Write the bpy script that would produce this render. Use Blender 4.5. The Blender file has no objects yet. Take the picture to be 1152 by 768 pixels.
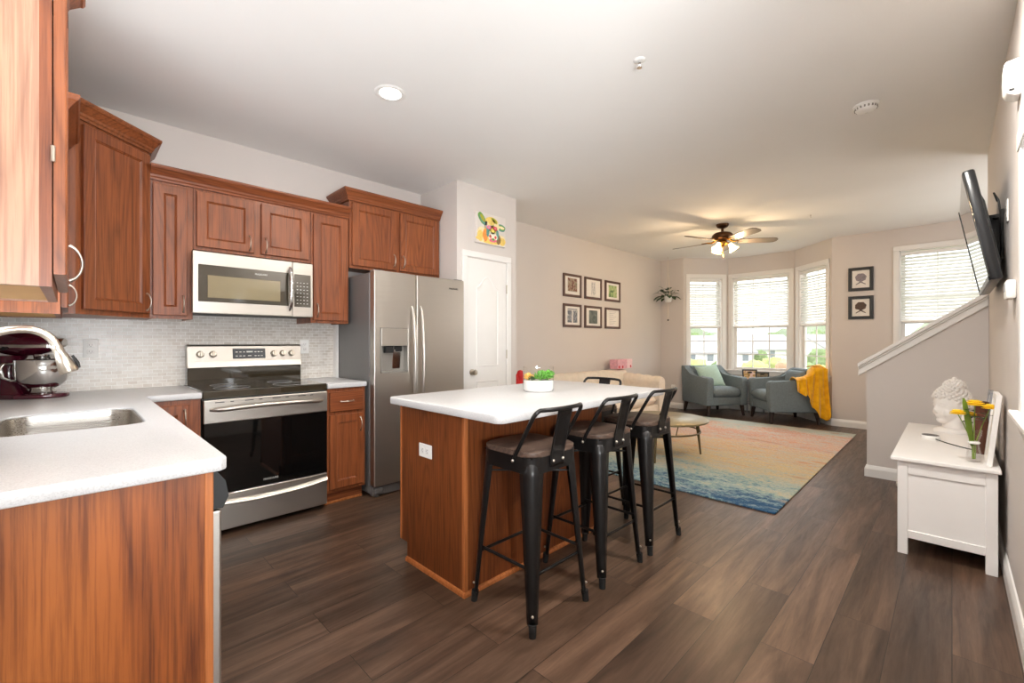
import bpy, bmesh, math, random
from mathutils import Matrix, Vector
PI = math.pi
random.seed(7)
SC = bpy.context.scene
COL = SC.collection

# ------------------------------------------------------------------ camera, world, lights, exposure
cam_data = bpy.data.cameras.new('camera')
cam_data.sensor_width = 36.0
cam_data.lens = 495.0 / 1152.0 * 36.0
cam_data.clip_start = 0.05
cam_data.clip_end = 600
cam = bpy.data.objects.new('camera', cam_data)
COL.objects.link(cam)
cam.location = (0, 0, 1.226)
cam.rotation_euler = (PI / 2, 0, -PI / 4)
SC.camera = cam

SC.view_settings.view_transform = 'Standard'
SC.view_settings.look = 'None'
SC.view_settings.gamma = 1.0
SC.view_settings.use_curve_mapping = False
SC.view_settings.exposure = 0.13
SC.cycles.use_denoising = True
SC.cycles.max_bounces = 10
SC.cycles.diffuse_bounces = 6
SC.cycles.sample_clamp_indirect = 6.0
SC.cycles.caustics_reflective = False
SC.cycles.caustics_refractive = False

world = bpy.data.worlds.new('overcast sky')
SC.world = world
world.use_nodes = True
_bg = world.node_tree.nodes['Background']
_bg.inputs[0].default_value = (0.93, 0.97, 1.0, 1)
_bg.inputs[1].default_value = 2.8


def area(name, loc, rot, sx, sy, power, color=(1, 1, 1), portal=False, shape='RECTANGLE', spread=PI):
    d = bpy.data.lights.new(name, 'AREA')
    d.shape = shape
    d.size = sx
    d.size_y = sy
    d.energy = power
    d.color = color
    d.spread = spread
    if portal:
        d.cycles.is_portal = True
    o = bpy.data.objects.new(name, d)
    COL.objects.link(o)
    o.location = loc
    o.rotation_euler = rot
    return o


# added fill lamps at the unseen glass door and at the sink window
area('added_door_fill', (1.3, -2.95, 1.25), (PI / 2, 0, 0), 2.1, 2.0, 70, (0.92, 0.965, 1.0))
area('daylight_sink_window', (-0.44, 2.32, 1.64), (PI / 2, 0, -PI / 2), 0.62, 1.05, 14, (0.95, 0.98, 1.0))
# flash bounced off the ceiling behind the camera
_f = area('bounce_flash', (-0.05, -0.9, 1.15), (0, 0, 0), 0.9, 0.9, 108, (0.94, 0.975, 1.0), spread=2.7)
_f.rotation_euler = Vector((0.42, 0.42, 0.80)).to_track_quat('-Z', 'Y').to_euler()
# added unseen fill lamps, one in the stairwell and one outside above the bay
_f = area('added_stairwell_fill', (6.3, -1.35, 1.7), (0, 0, 0), 1.2, 1.0, 26, (1.0, 0.975, 0.95))
_f.rotation_euler = Vector((-0.3, 0.85, 0.38)).to_track_quat('-Z', 'Y').to_euler()
_f = area('added_bay_fill', (10.6, 2.375, 4.6), (0, 0, 0), 4.5, 2.5, 650, (0.98, 0.99, 1.0))
_f.rotation_euler = Vector((-2.2, 0.0, -2.6)).to_track_quat('-Z', 'Y').to_euler()
# unseen ceiling lamps added above the frame to brighten the room
for _x, _y, _e in ((0.75, 0.75, 10), (0.35, 1.9, 9), (2.25, 0.25, 42)):
    area('added_downlight', (_x, _y, 2.72), (0, 0, 0), 0.14, 0.14, _e, (1.0, 0.95, 0.88), shape='DISK')
# portals for the sky light through the bay and stair windows
area('portal_bay_centre', (8.62, 2.375, 1.6), (PI / 2, 0, PI / 2), 1.0, 1.8, 1, portal=True)
area('portal_bay_left', (8.25, 3.25, 1.6), (PI / 2, 0, PI / 2 + 0.70), 0.75, 1.8, 1, portal=True)
area('portal_bay_right', (8.25, 1.45, 1.6), (PI / 2, 0, PI / 2 - 0.75), 0.75, 1.8, 1, portal=True)
area('portal_stair', (7.99, -0.02, 1.56), (PI / 2, 0, PI / 2), 1.1, 1.8, 1, portal=True)
area('portal_sink', (-0.48, 2.32, 1.64), (PI / 2, 0, -PI / 2), 0.7, 1.1, 1, portal=True)


# ------------------------------------------------------------------ helpers
def lin(c):
    c = c / 255.0
    return c / 12.92 if c <= 0.04045 else ((c + 0.055) / 1.055) ** 2.4


def C(r, g, b):
    return (lin(r), lin(g), lin(b), 1.0)


class NT:
    """small node-tree helper"""
    def __init__(self, name):
        self.m = bpy.data.materials.new(name)
        self.m.use_nodes = True
        self.t = self.m.node_tree
        self.b = self.t.nodes['Principled BSDF']
        self.out = self.t.nodes['Material Output']

    def n(self, typ, **kw):
        nd = self.t.nodes.new(typ)
        for k, v in kw.items():
            setattr(nd, k, v)
        return nd

    def l(self, a, b):
        self.t.links.new(a, b)

    def coords(self, scale=(1, 1, 1), kind='Object', rnd=False, rot=(0, 0, 0)):
        tc = self.n('ShaderNodeTexCoord')
        src = tc.outputs[kind]
        if rnd:
            oi = self.n('ShaderNodeObjectInfo')
            mu = self.n('ShaderNodeVectorMath', operation='MULTIPLY')
            self.l(oi.outputs['Random'], mu.inputs[0])
            mu.inputs[1].default_value = (7.3, 5.1, 9.7)
            ad = self.n('ShaderNodeVectorMath', operation='ADD')
            self.l(src, ad.inputs[0])
            self.l(mu.outputs[0], ad.inputs[1])
            src = ad.outputs[0]
        mp = self.n('ShaderNodeMapping')
        mp.inputs['Scale'].default_value = scale
        mp.inputs['Rotation'].default_value = rot
        self.l(src, mp.inputs['Vector'])
        return mp.outputs[0]

    def noise(self, vec, scale=5, detail=4, rough=0.5, dist=0.0):
        nd = self.n('ShaderNodeTexNoise')
        nd.inputs['Scale'].default_value = scale
        nd.inputs['Detail'].default_value = detail
        nd.inputs['Roughness'].default_value = rough
        nd.inputs['Distortion'].default_value = dist
        self.l(vec, nd.inputs['Vector'])
        return nd.outputs[0]

    def ramp(self, fac, stops, interp='LINEAR'):
        nd = self.n('ShaderNodeValToRGB')
        cr = nd.color_ramp
        cr.interpolation = interp
        while len(cr.elements) < len(stops):
            cr.elements.new(0.5)
        for e, (p, c) in zip(cr.elements, stops):
            e.position = p
            e.color = c
        self.l(fac, nd.inputs[0])
        return nd.outputs[0]

    def mix(self, fac, a, b, blend='MIX'):
        nd = self.n('ShaderNodeMix', data_type='RGBA', blend_type=blend)
        for sock, v in ((nd.inputs[0], fac), (nd.inputs[6], a), (nd.inputs[7], b)):
            if hasattr(v, 'is_linked') or hasattr(v, 'links'):
                self.l(v, sock)
            else:
                sock.default_value = v
        return nd.outputs[2]

    def math(self, op, a, b=0.0):
        nd = self.n('ShaderNodeMath', operation=op)
        for sock, v in ((nd.inputs[0], a), (nd.inputs[1], b)):
            if hasattr(v, 'links'):
                self.l(v, sock)
            else:
                sock.default_value = v
        return nd.outputs[0]

    def bump(self, h, strength=0.2, dist=0.01):
        nd = self.n('ShaderNodeBump')
        nd.inputs['Strength'].default_value = strength
        nd.inputs['Distance'].default_value = dist
        self.l(h, nd.inputs['Height'])
        self.l(nd.outputs[0], self.b.inputs['Normal'])

    def col(self, c):
        if hasattr(c, 'links'):
            self.l(c, self.b.inputs['Base Color'])
        else:
            self.b.inputs['Base Color'].default_value = c

    def set(self, rough=0.5, metal=0.0, spec=0.5, coat=0.0):
        self.b.inputs['Roughness'].default_value = rough
        self.b.inputs['Metallic'].default_value = metal
        self.b.inputs['Specular IOR Level'].default_value = spec
        self.b.inputs['Coat Weight'].default_value = coat


def plain(name, rgb, rough=0.5, metal=0.0, spec=0.5, coat=0.0, var=0.04, nscale=6.0, bump=0.0, bscale=200.0):
    t = NT(name)
    v = t.coords(kind='Object', rnd=True)
    n = t.noise(v, nscale, 3)
    c = C(*rgb)
    a = tuple(x * (1 - var) for x in c[:3]) + (1,)
    b = tuple(min(1, x * (1 + var)) for x in c[:3]) + (1,)
    t.col(t.ramp(n, [(0.3, a), (0.7, b)]))
    t.set(rough, metal, spec, coat)
    if bump:
        t.bump(t.noise(v, bscale, 2), bump, 0.003)
    return t.m


def wood(name, dark, mid, light, axis='z', rough=0.38, fine=1.0, cath=1.0, coat=0.1, figure=0.34):
    t = NT(name)
    s = {'z': (1, 1, 0.025), 'x': (0.025, 1, 1), 'y': (1, 0.025, 1)}[axis]
    v = t.coords(s, rnd=True)
    n1 = t.noise(v, 110 * fine, 5, 0.65)                      # fine pores
    s2 = {'z': (1, 1, 0.10), 'x': (0.10, 1, 1), 'y': (1, 0.10, 1)}[axis]
    v2 = t.coords(s2, rnd=True)
    n2 = t.noise(v2, 4.0, 1, 0.4, 0.05)
    rings = t.math('FRACT', t.math('MULTIPLY', n2, 24.0 * cath))  # cathedral figure
    tri = t.math('ABSOLUTE', t.math('SUBTRACT', rings, 0.5))
    line = t.ramp(tri, [(0.0, (1, 1, 1, 1)), (0.1, (0.6, 0.6, 0.6, 1)), (0.3, (0, 0, 0, 1))])
    tone = t.ramp(t.noise(v2, 2.2, 2), [(0.3, C(*mid)), (0.7, C(*light))])
    pores = t.ramp(n1, [(0.38, (1, 1, 1, 1)), (0.56, (0, 0, 0, 1))])
    both = t.math('ADD', t.math('MULTIPLY', line, figure), t.math('MULTIPLY', pores, 0.5))
    t.col(t.mix(both, tone, C(*dark)))
    t.set(rough, 0, 0.4, coat)
    t.b.inputs['Coat Roughness'].default_value = 0.25
    t.bump(n1, 0.06, 0.002)
    return t.m


def brushed(name, rgb, rough=0.3, axis='x', amt=0.08):
    t = NT(name)
    s = {'x': (0.01, 1, 1), 'z': (1, 1, 0.01)}[axis]
    v = t.coords(s)
    n = t.noise(v, 400, 2)
    c = C(*rgb)
    t.col(t.ramp(n, [(0.3, tuple(x * (1 - amt) for x in c[:3]) + (1,)), (0.7, c)]))
    r = t.ramp(n, [(0.3, (rough * 0.85,) * 3 + (1,)), (0.7, (rough * 1.2,) * 3 + (1,))])
    t.set(rough, 1.0)
    t.l(r, t.b.inputs['Roughness'])
    return t.m


def glass(name, tint=(1, 1, 1, 1), rough=0.0, refl=0.06):
    """thin clear pane: mostly transparent with a glossy reflection"""
    t = NT(name)
    tr = t.n('ShaderNodeBsdfTransparent')
    tr.inputs[0].default_value = tint
    gl = t.n('ShaderNodeBsdfGlossy')
    gl.inputs['Roughness'].default_value = rough
    lw = t.n('ShaderNodeLayerWeight')
    lw.inputs['Blend'].default_value = 0.5
    fac = t.math('ADD', t.math('MULTIPLY', t.math('POWER', lw.outputs['Facing'], 5.0), 0.8), refl * 0.4)
    mx = t.n('ShaderNodeMixShader')
    t.l(fac, mx.inputs[0])
    t.l(tr.outputs[0], mx.inputs[1])
    t.l(gl.outputs[0], mx.inputs[2])
    t.l(mx.outputs[0], t.out.inputs[0])
    return t.m


def emit(name, rgb, strength):
    t = NT(name)
    t.b.inputs['Emission Color'].default_value = C(*rgb)
    t.b.inputs['Emission Strength'].default_value = strength
    t.col(C(*rgb))
    return t.m


class MB:
    """collects shapes into one mesh"""
    def __init__(self):
        self.v, self.f, self.mi_list, self.mi = [], [], [], 0
        self.M = Matrix.Identity(4)

    def add(self, verts, faces):
        o = len(self.v)
        self.v += [self.M @ Vector(p) for p in verts]
        for f in faces:
            self.f.append([i + o for i in f])
            self.mi_list.append(self.mi)

    def addbm(self, bm):
        bm.verts.ensure_lookup_table()
        bm.verts.index_update()
        self.add([v.co.copy() for v in bm.verts], [[v.index for v in f.verts] for f in bm.faces])
        bm.free()

    def box(self, x0, x1, y0, y1, z0, z1, bev=0.0, seg=1):
        x0, x1 = min(x0, x1), max(x0, x1)
        y0, y1 = min(y0, y1), max(y0, y1)
        z0, z1 = min(z0, z1), max(z0, z1)
        vs = [(x, y, z) for x in (x0, x1) for y in (y0, y1) for z in (z0, z1)]
        fs = [(0, 1, 3, 2), (4, 6, 7, 5), (0, 4, 5, 1), (2, 3, 7, 6), (0, 2, 6, 4), (1, 5, 7, 3)]
        if not bev:
            self.add(vs, fs)
            return self
        bm = bmesh.new()
        bv = [bm.verts.new(p) for p in vs]
        for f in fs:
            bm.faces.new([bv[i] for i in f])
        bev = min(bev, 0.49 * min(x1 - x0, y1 - y0, z1 - z0))
        bmesh.ops.bevel(bm, geom=bm.edges[:], offset=bev, segments=seg, affect='EDGES', profile=0.5)
        self.addbm(bm)
        return self

    def prism(self, poly, plane, a, b, bev=0.0, seg=1):
        """extrude a 2-D polygon; plane 'xy' (extrude z), 'xz' (extrude y), 'yz' (extrude x)"""
        def P(u, w, t):
            return {'xy': (u, w, t), 'xz': (u, t, w), 'yz': (t, u, w)}[plane]
        n = len(poly)
        vs = [P(u, w, a) for u, w in poly] + [P(u, w, b) for u, w in poly]
        fs = [list(range(n)), list(range(2 * n - 1, n - 1, -1))]
        fs += [(i, (i + 1) % n, n + (i + 1) % n, n + i) for i in range(n)]
        if not bev:
            self.add(vs, fs)
            return self
        bm = bmesh.new()
        bv = [bm.verts.new(p) for p in vs]
        for f in fs:
            bm.faces.new([bv[i] for i in f])
        bmesh.ops.bevel(bm, geom=bm.edges[:], offset=bev, segments=seg, affect='EDGES', profile=0.5)
        self.addbm(bm)
        return self

    def tube(self, pts, r, n=8, closed=False, caps=True):
        pts = [Vector(p) for p in pts]
        k = len(pts)
        rs = r if isinstance(r, (list, tuple)) else [r] * k
        tang = []
        for i in range(k):
            if closed:
                d = pts[(i + 1) % k] - pts[i - 1]
            else:
                d = pts[min(i + 1, k - 1)] - pts[max(i - 1, 0)]
            tang.append(d.normalized())
        up = Vector((0, 0, 1)) if abs(tang[0].z) < 0.9 else Vector((1, 0, 0))
        u = tang[0].cross(up).normalized()
        vs, fs = [], []
        for i in range(k):
            t = tang[i]
            u = (u - t * u.dot(t)).normalized()
            w = t.cross(u)
            for j in range(n):
                a = 2 * PI * j / n
                vs.append(pts[i] + (u * math.cos(a) + w * math.sin(a)) * rs[i])
        m = k if closed else k - 1
        for i in range(m):
            for j in range(n):
                a, b = i * n + j, i * n + (j + 1) % n
                c, d = ((i + 1) % k) * n + (j + 1) % n, ((i + 1) % k) * n + j
                fs.append((a, b, c, d))
        if caps and not closed:
            fs.append(list(range(n - 1, -1, -1)))
            fs.append(list(range((k - 1) * n, k * n)))
        self.add(vs, fs)
        return self

    def cyl(self, p0, p1, r0, r1=None, n=16):
        return self.tube([p0, p1], [r0, r0 if r1 is None else r1], n)

    def lathe(self, prof, c=(0, 0, 0), n=24, wob=None):
        vs, fs = [], []
        k = len(prof)
        for i, (r, z) in enumerate(prof):
            for j in range(n):
                a = 2 * PI * j / n
                rr = r * (wob(a, z) if wob else 1)
                vs.append((c[0] + rr * math.cos(a), c[1] + rr * math.sin(a), c[2] + z))
        for i in range(k - 1):
            for j in range(n):
                fs.append((i * n + j, i * n + (j + 1) % n, (i + 1) * n + (j + 1) % n, (i + 1) * n + j))
        if prof[0][0] > 1e-6:
            fs.append(list(range(n - 1, -1, -1)))
        if prof[-1][0] > 1e-6:
            fs.append(list(range((k - 1) * n, k * n)))
        self.add(vs, fs)
        return self

    def sphere(self, c, r, n=16, m=10, fn=None):
        if not isinstance(r, (list, tuple)):
            r = (r, r, r)
        vs, fs = [], []
        for i in range(m + 1):
            th = PI * i / m
            for j in range(n):
                ph = 2 * PI * j / n
                d = Vector((math.sin(th) * math.cos(ph), math.sin(th) * math.sin(ph), math.cos(th)))
                k = fn(d) if fn else 1
                vs.append((c[0] + d.x * r[0] * k, c[1] + d.y * r[1] * k, c[2] + d.z * r[2] * k))
        for i in range(m):
            for j in range(n):
                fs.append((i * n + j, (i + 1) * n + j, (i + 1) * n + (j + 1) % n, i * n + (j + 1) % n))
        self.add(vs, fs)
        return self

    def grid(self, fn, nu, nv, closed_v=False):
        vs = [fn(i / nu, j / nv) for i in range(nu + 1) for j in range(nv + 1)]
        w = nv + 1
        fs = [(i * w + j, i * w + j + 1, (i + 1) * w + j + 1, (i + 1) * w + j) for i in range(nu) for j in range(nv)]
        self.add(vs, fs)
        return self

    def sweep(self, prof, path, closed=False, side=1):
        """sweep an (out, up) profile along an XYZ path lying in a level plane; out = right of travel * side"""
        k = len(path)
        P = [Vector(p) for p in path]
        offs = []
        for i in range(k):
            dirs = []
            if closed or i > 0:
                dirs.append((P[i] - P[i - 1]).normalized())
            if closed or i < k - 1:
                dirs.append((P[(i + 1) % k] - P[i]).normalized())
            ns = [Vector((d.y, -d.x, 0)) * side for d in dirs]
            nn = sum(ns, Vector()) / len(ns)
            nn = nn / max(nn.length_squared, 1e-6)
            offs.append(nn)
        m = len(prof)
        vs, fs = [], []
        for i in range(k):
            for o, u in prof:
                vs.append(P[i] + offs[i] * o + Vector((0, 0, u)))
        for i in range(k if closed else k - 1):
            for j in range(m):
                a, b = i * m + j, i * m + (j + 1) % m
                q = (i + 1) % k
                fs.append((a, b, q * m + (j + 1) % m, q * m + j))
        if not closed:
            fs.append(list(range(m)))
            fs.append(list(range((k - 1) * m, k * m))[::-1])
        self.add(vs, fs)
        return self

    def door(self, x0, x1, z0, z1, yb, yf, fr=0.055, rec=0.008):
        """framed flat-panel cabinet door facing -Y: back yb, front yf (< yb)"""
        s = -1 if yf < yb else 1
        b = 0.003
        rings = [(0, yb), (0, yf - s * b), (b, yf), (fr, yf), (fr + 0.003, yf - s * 0.004),
                 (fr + 0.006, yf - s * 0.002), (fr + 0.012, yf - s * rec)]
        vs, fs = [], []
        for ins, y in rings:
            vs += [(x0 + ins, y, z0 + ins), (x1 - ins, y, z0 + ins), (x1 - ins, y, z1 - ins), (x0 + ins, y, z1 - ins)]
        for i in range(len(rings) - 1):
            for j in range(4):
                fs.append((i * 4 + j, i * 4 + (j + 1) % 4, (i + 1) * 4 + (j + 1) % 4, (i + 1) * 4 + j))
        fs.append((3, 2, 1, 0))
        e = (len(rings) - 1) * 4
        fs.append((e, e + 1, e + 2, e + 3))
        self.add(vs, fs)
        return self

    def build(self, name, mats, parent=None, smooth=None, W=False, subsurf=0, solid=0.0, weld=False):
        if W and parent is not None:
            inv = ROOT[parent.name].inverted()
            self.v = [inv @ v for v in self.v]
        me = bpy.data.meshes.new(name)
        me.from_pydata([tuple(v) for v in self.v], [], self.f)
        if not isinstance(mats, (list, tuple)):
            mats = [mats]
        for m in mats:
            me.materials.append(m)
        if len(mats) > 1:
            me.polygons.foreach_set('material_index', self.mi_list)
        bm = bmesh.new()
        bm.from_mesh(me)
        if weld:
            bmesh.ops.remove_doubles(bm, verts=bm.verts[:], dist=1e-5)
        bmesh.ops.recalc_face_normals(bm, faces=bm.faces[:])
        bm.to_mesh(me)
        bm.free()
        if smooth is not None:
            me.polygons.foreach_set('use_smooth', [True] * len(me.polygons))
            if smooth < 180:
                me.set_sharp_from_angle(angle=math.radians(smooth))
        me.update()
        o = bpy.data.objects.new(name, me)
        COL.objects.link(o)
        if parent is not None:
            o.parent = parent
            ROOT[o.name] = ROOT[parent.name]
        else:
            ROOT[o.name] = Matrix.Identity(4)
        if solid:
            md = o.modifiers.new('thickness', 'SOLIDIFY')
            md.thickness = solid
            md.offset = 0
        if subsurf:
            md = o.modifiers.new('smooth', 'SUBSURF')
            md.levels = md.render_levels = subsurf
        return o


ROOT = {}


def tag(o, label, cat, group=None, kind=None):
    o['label'] = label
    o['category'] = cat
    if group:
        o['group'] = group
    if kind:
        o['kind'] = kind
    return o


def thing(name, label, cat, loc=(0, 0, 0), rz=0.0, group=None):
    o = bpy.data.objects.new(name, None)
    o.empty_display_size = 0.1
    COL.objects.link(o)
    o.location = loc
    o.rotation_euler = (0, 0, rz)
    ROOT[o.name] = Matrix.Translation(Vector(loc)) @ Matrix.Rotation(rz, 4, 'Z')
    return tag(o, label, cat, group)


def shell(name, loc=(0, 0, 0), rz=0.0):
    """a setting element made of parts"""
    o = bpy.data.objects.new(name, None)
    COL.objects.link(o)
    o.location = loc
    o.rotation_euler = (0, 0, rz)
    ROOT[o.name] = Matrix.Translation(Vector(loc)) @ Matrix.Rotation(rz, 4, 'Z')
    o['kind'] = 'structure'
    return o


def struct(o):
    o['kind'] = 'structure'
    return o


KIDS = {}


def kids(o):
    return [c for c in COL.objects if c.parent == o]


def dup(root, loc, rz, label, group=None):
    r = root.copy()
    COL.objects.link(r)
    r.location = loc
    r.rotation_euler = (0, 0, rz)
    r['label'] = label
    if group:
        r['group'] = group
    for ch in kids(root):
        c = ch.copy()
        COL.objects.link(c)
        c.parent = r
        for g in kids(ch):
            d = g.copy()
            COL.objects.link(d)
            d.parent = c
    return r


def mesh_root(mb, name, mat, label, cat, loc=(0, 0, 0), rz=0, group=None, **kw):
    o = mb.build(name, mat, None, **kw)
    o.location = loc
    o.rotation_euler = (0, 0, rz)
    return tag(o, label, cat, group)


def text_mesh(name, body, size, mat, parent, M, depth=0.0005):
    cu = bpy.data.curves.new(name, 'FONT')
    cu.body = body
    cu.size = size
    cu.extrude = depth
    cu.align_x = 'CENTER'
    cu.align_y = 'CENTER'
    tmp = bpy.data.objects.new('tmp_text', cu)
    COL.objects.link(tmp)
    dg = bpy.context.evaluated_depsgraph_get()
    me = bpy.data.meshes.new_from_object(tmp.evaluated_get(dg))
    bpy.data.objects.remove(tmp)
    me.transform(M)
    me.materials.clear()
    me.materials.append(mat)
    me.name = name
    o = bpy.data.objects.new(name, me)
    COL.objects.link(o)
    o.parent = parent
    ROOT[o.name] = ROOT[parent.name]
    return o


def T(x, y, z):
    return Matrix.Translation((x, y, z))


def Rz(a):
    return Matrix.Rotation(a, 4, 'Z')


def Rx(a):
    return Matrix.Rotation(a, 4, 'X')


def Ry(a):
    return Matrix.Rotation(a, 4, 'Y')


def arc(c, r, a0, a1, n, plane='xz'):
    out = []
    for i in range(n + 1):
        a = a0 + (a1 - a0) * i / n
        u, w = c[0] + r * math.cos(a), c[1] + r * math.sin(a)
        out.append((u, w))
    return out


def rrect(x0, x1, y0, y1, r, n=5):
    p = []
    for cx, cy, a in ((x1 - r, y0 + r, -PI / 2), (x1 - r, y1 - r, 0), (x0 + r, y1 - r, PI / 2), (x0 + r, y0 + r, PI)):
        for i in range(n + 1):
            t = a + PI / 2 * i / n
            p.append((cx + r * math.cos(t), cy + r * math.sin(t)))
    return p


# ------------------------------------------------------------------ materials
M_wall = plain('warm grey wall paint', (214, 207, 202), 0.75, var=0.012, nscale=2, bump=0.03, bscale=300)
M_ceil = plain('white ceiling paint', (242, 241, 239), 0.85, var=0.01, nscale=2)
M_trim = plain('white gloss trim paint', (238, 236, 233), 0.35, var=0.01)
M_white = plain('white satin plastic', (244, 243, 240), 0.4, var=0.01)
M_chest = plain('white lacquered wood', (240, 238, 236), 0.4, var=0.015)
M_oak = wood('stained oak upright grain', (80, 38, 20), (130, 70, 38), (148, 84, 47), 'z')
M_oakx = wood('stained oak level grain', (80, 38, 20), (130, 70, 38), (148, 84, 47), 'x')
M_oakp = wood('orange oak veneer panel', (92, 44, 18), (156, 86, 38), (172, 102, 50), 'z', 0.42, 1.0, 0.55, 0.1, 0.55)
M_oakglare = wood('oak cabinet end with painted flash glare', (130, 90, 72), (166, 124, 100), (180, 140, 114), 'z', 0.35, 1.0, 1.0)  # flash glare on the near cabinet is put into this paler colour
M_oaktrim = wood('honey oak edge moulding', (136, 76, 36), (176, 104, 56), (190, 118, 68), 'z', 0.35)
M_oakdark = wood('island oak and shaded end veneer', (70, 34, 15), (122, 64, 31), (138, 76, 38), 'z', 0.4, 1.2, 1.5)
M_raw = plain('raw maple cabinet underside', (205, 160, 100), 0.6)
M_steel = brushed('brushed stainless steel', (188, 182, 174), 0.36, 'x', 0.04)
M_steelz = brushed('brushed stainless door', (200, 194, 186), 0.36, 'x', 0.05)
M_sinksteel = brushed('satin sink steel', (190, 184, 176), 0.28, 'x')
M_greysteel = plain('grey painted appliance side', (122, 120, 119), 0.45, 0.3, var=0.03)
M_chrome = plain('polished chrome', (215, 214, 212), 0.12, 1.0, var=0.02)
M_nickel = plain('brushed nickel', (206, 198, 186), 0.28, 1.0, var=0.03)
M_blackglass = plain('black oven glass', (10, 10, 10), 0.04, 0, 0.6, 0.0, var=0.02)
M_cooktop = plain('black ceramic cooktop glass', (52, 46, 35), 0.06, 0, 0.8, 0.3, var=0.02)
M_mwglass = plain('olive tinted microwave glass', (58, 52, 40), 0.08, 0, 0.8, 0.2, var=0.03)
M_mwwin = plain('microwave window mesh', (132, 120, 92), 0.12, 0, 0.6, 0.2, var=0.03)
M_display = plain('dark grey control display', (52, 56, 62), 0.25, var=0.02)
M_mark = plain('pale printed mark', (205, 205, 200), 0.5)
M_black = plain('black plastic', (20, 20, 20), 0.5, var=0.05)
M_gunmetal = plain('black gunmetal powder coat', (38, 37, 37), 0.3, 0.6, 0.5, 0.1, var=0.15, nscale=9)
M_rubber = plain('black rubber foot', (20, 20, 20), 0.7)
M_seatwood = wood('grey brown elm stool seat', (52, 40, 34), (82, 65, 55), (96, 77, 66), 'x', 0.5)
M_counterdark = M_black
M_teal = plain('blue grey upholstery', (116, 127, 132), 0.9, spec=0.2, var=0.08, nscale=40, bump=0.25, bscale=500)
M_mint = plain('pale mint cushion cloth', (172, 197, 184), 0.9, spec=0.2, var=0.06, nscale=40, bump=0.2, bscale=300)
M_darkleg = plain('espresso stained chair leg', (38, 24, 20), 0.35, var=0.1)
M_cream = plain('cream tufted upholstery', (226, 215, 200), 0.85, spec=0.25, var=0.05, nscale=20, bump=0.15, bscale=400)
M_pink = plain('pink printed cardboard', (220, 162, 172), 0.5, var=0.15, nscale=30)
M_pinkw = plain('pale pink printed cardboard', (240, 205, 208), 0.5, var=0.12, nscale=40)
M_red = plain('bright red cloth', (205, 28, 32), 0.6, var=0.08)
M_frame = plain('brown wood picture frame', (84, 56, 46), 0.4, var=0.1)
M_mat = plain('white picture mat', (236, 232, 226), 0.7)
M_framebl = plain('black picture frame', (34, 36, 38), 0.4)
M_leaf = plain('dark green leaf', (52, 78, 40), 0.45, var=0.25, nscale=20)
M_leafl = plain('bright green succulent leaf', (92, 158, 52), 0.45, var=0.2, nscale=20)
M_stem = plain('green flower stem', (118, 146, 46), 0.5, var=0.15)
M_petal = plain('golden yellow petals', (250, 204, 30), 0.6, var=0.12, nscale=60)
M_mixer = plain('burgundy enamel', (72, 14, 32), 0.18, 0, 0.6, 0.5, var=0.05)
M_tv = plain('glossy black television plastic', (28, 30, 33), 0.25, var=0.03)
M_screen = plain('dark reflective screen', (38, 38, 40), 0.05, 0, 0.9, 0.4)
M_bronze = plain('antique bronze', (92, 62, 40), 0.3, 0.85, var=0.15)
M_blade = plain('grey brown fan blade', (128, 116, 106), 0.45, var=0.08)
M_brass = plain('warm brass', (200, 150, 70), 0.25, 1.0)
M_shade = emit('glowing frosted shade', (255, 214, 150), 6.0)
M_can = emit('lit recessed lens', (255, 246, 232), 8.0)
M_goldtop = plain('aged brass table metal', (150, 138, 106), 0.32, 0.55, var=0.1, nscale=4)
M_goldleg = plain('olive bronze table leg', (108, 94, 66), 0.4, 0.6, var=0.1)
M_plaster = plain('matte white plaster', (236, 232, 228), 0.7, var=0.02)
M_ceramic = plain('white glazed ceramic', (240, 239, 236), 0.25, var=0.01)
M_brownglass = plain('brown bottle glass', (92, 56, 44), 0.2, var=0.1)
M_glass = glass('clear glass')
M_paneglass = glass('window pane glass')
M_disp = plain('warm grey dispenser recess', (150, 146, 140), 0.35, 0.4)
M_canvas = plain('primed canvas', (222, 214, 208), 0.7)
M_greyframe = plain('silver grey frame', (150, 152, 158), 0.4)
M_yellowobj = plain('yellow succulent rosette', (226, 178, 92), 0.5, var=0.1)


def mk_yellow():
    t = NT('mustard yellow fleece')
    v = t.coords()
    n = t.noise(v, 14, 4)
    t.col(t.ramp(n, [(0.3, C(222, 156, 8)), (0.7, C(250, 190, 28))]))
    t.set(0.95, 0, 0.1)
    t.b.inputs['Sheen Weight'].default_value = 0.5
    t.bump(t.noise(v, 300, 2), 0.4, 0.004)
    return t.m


M_throw = mk_yellow()


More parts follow.
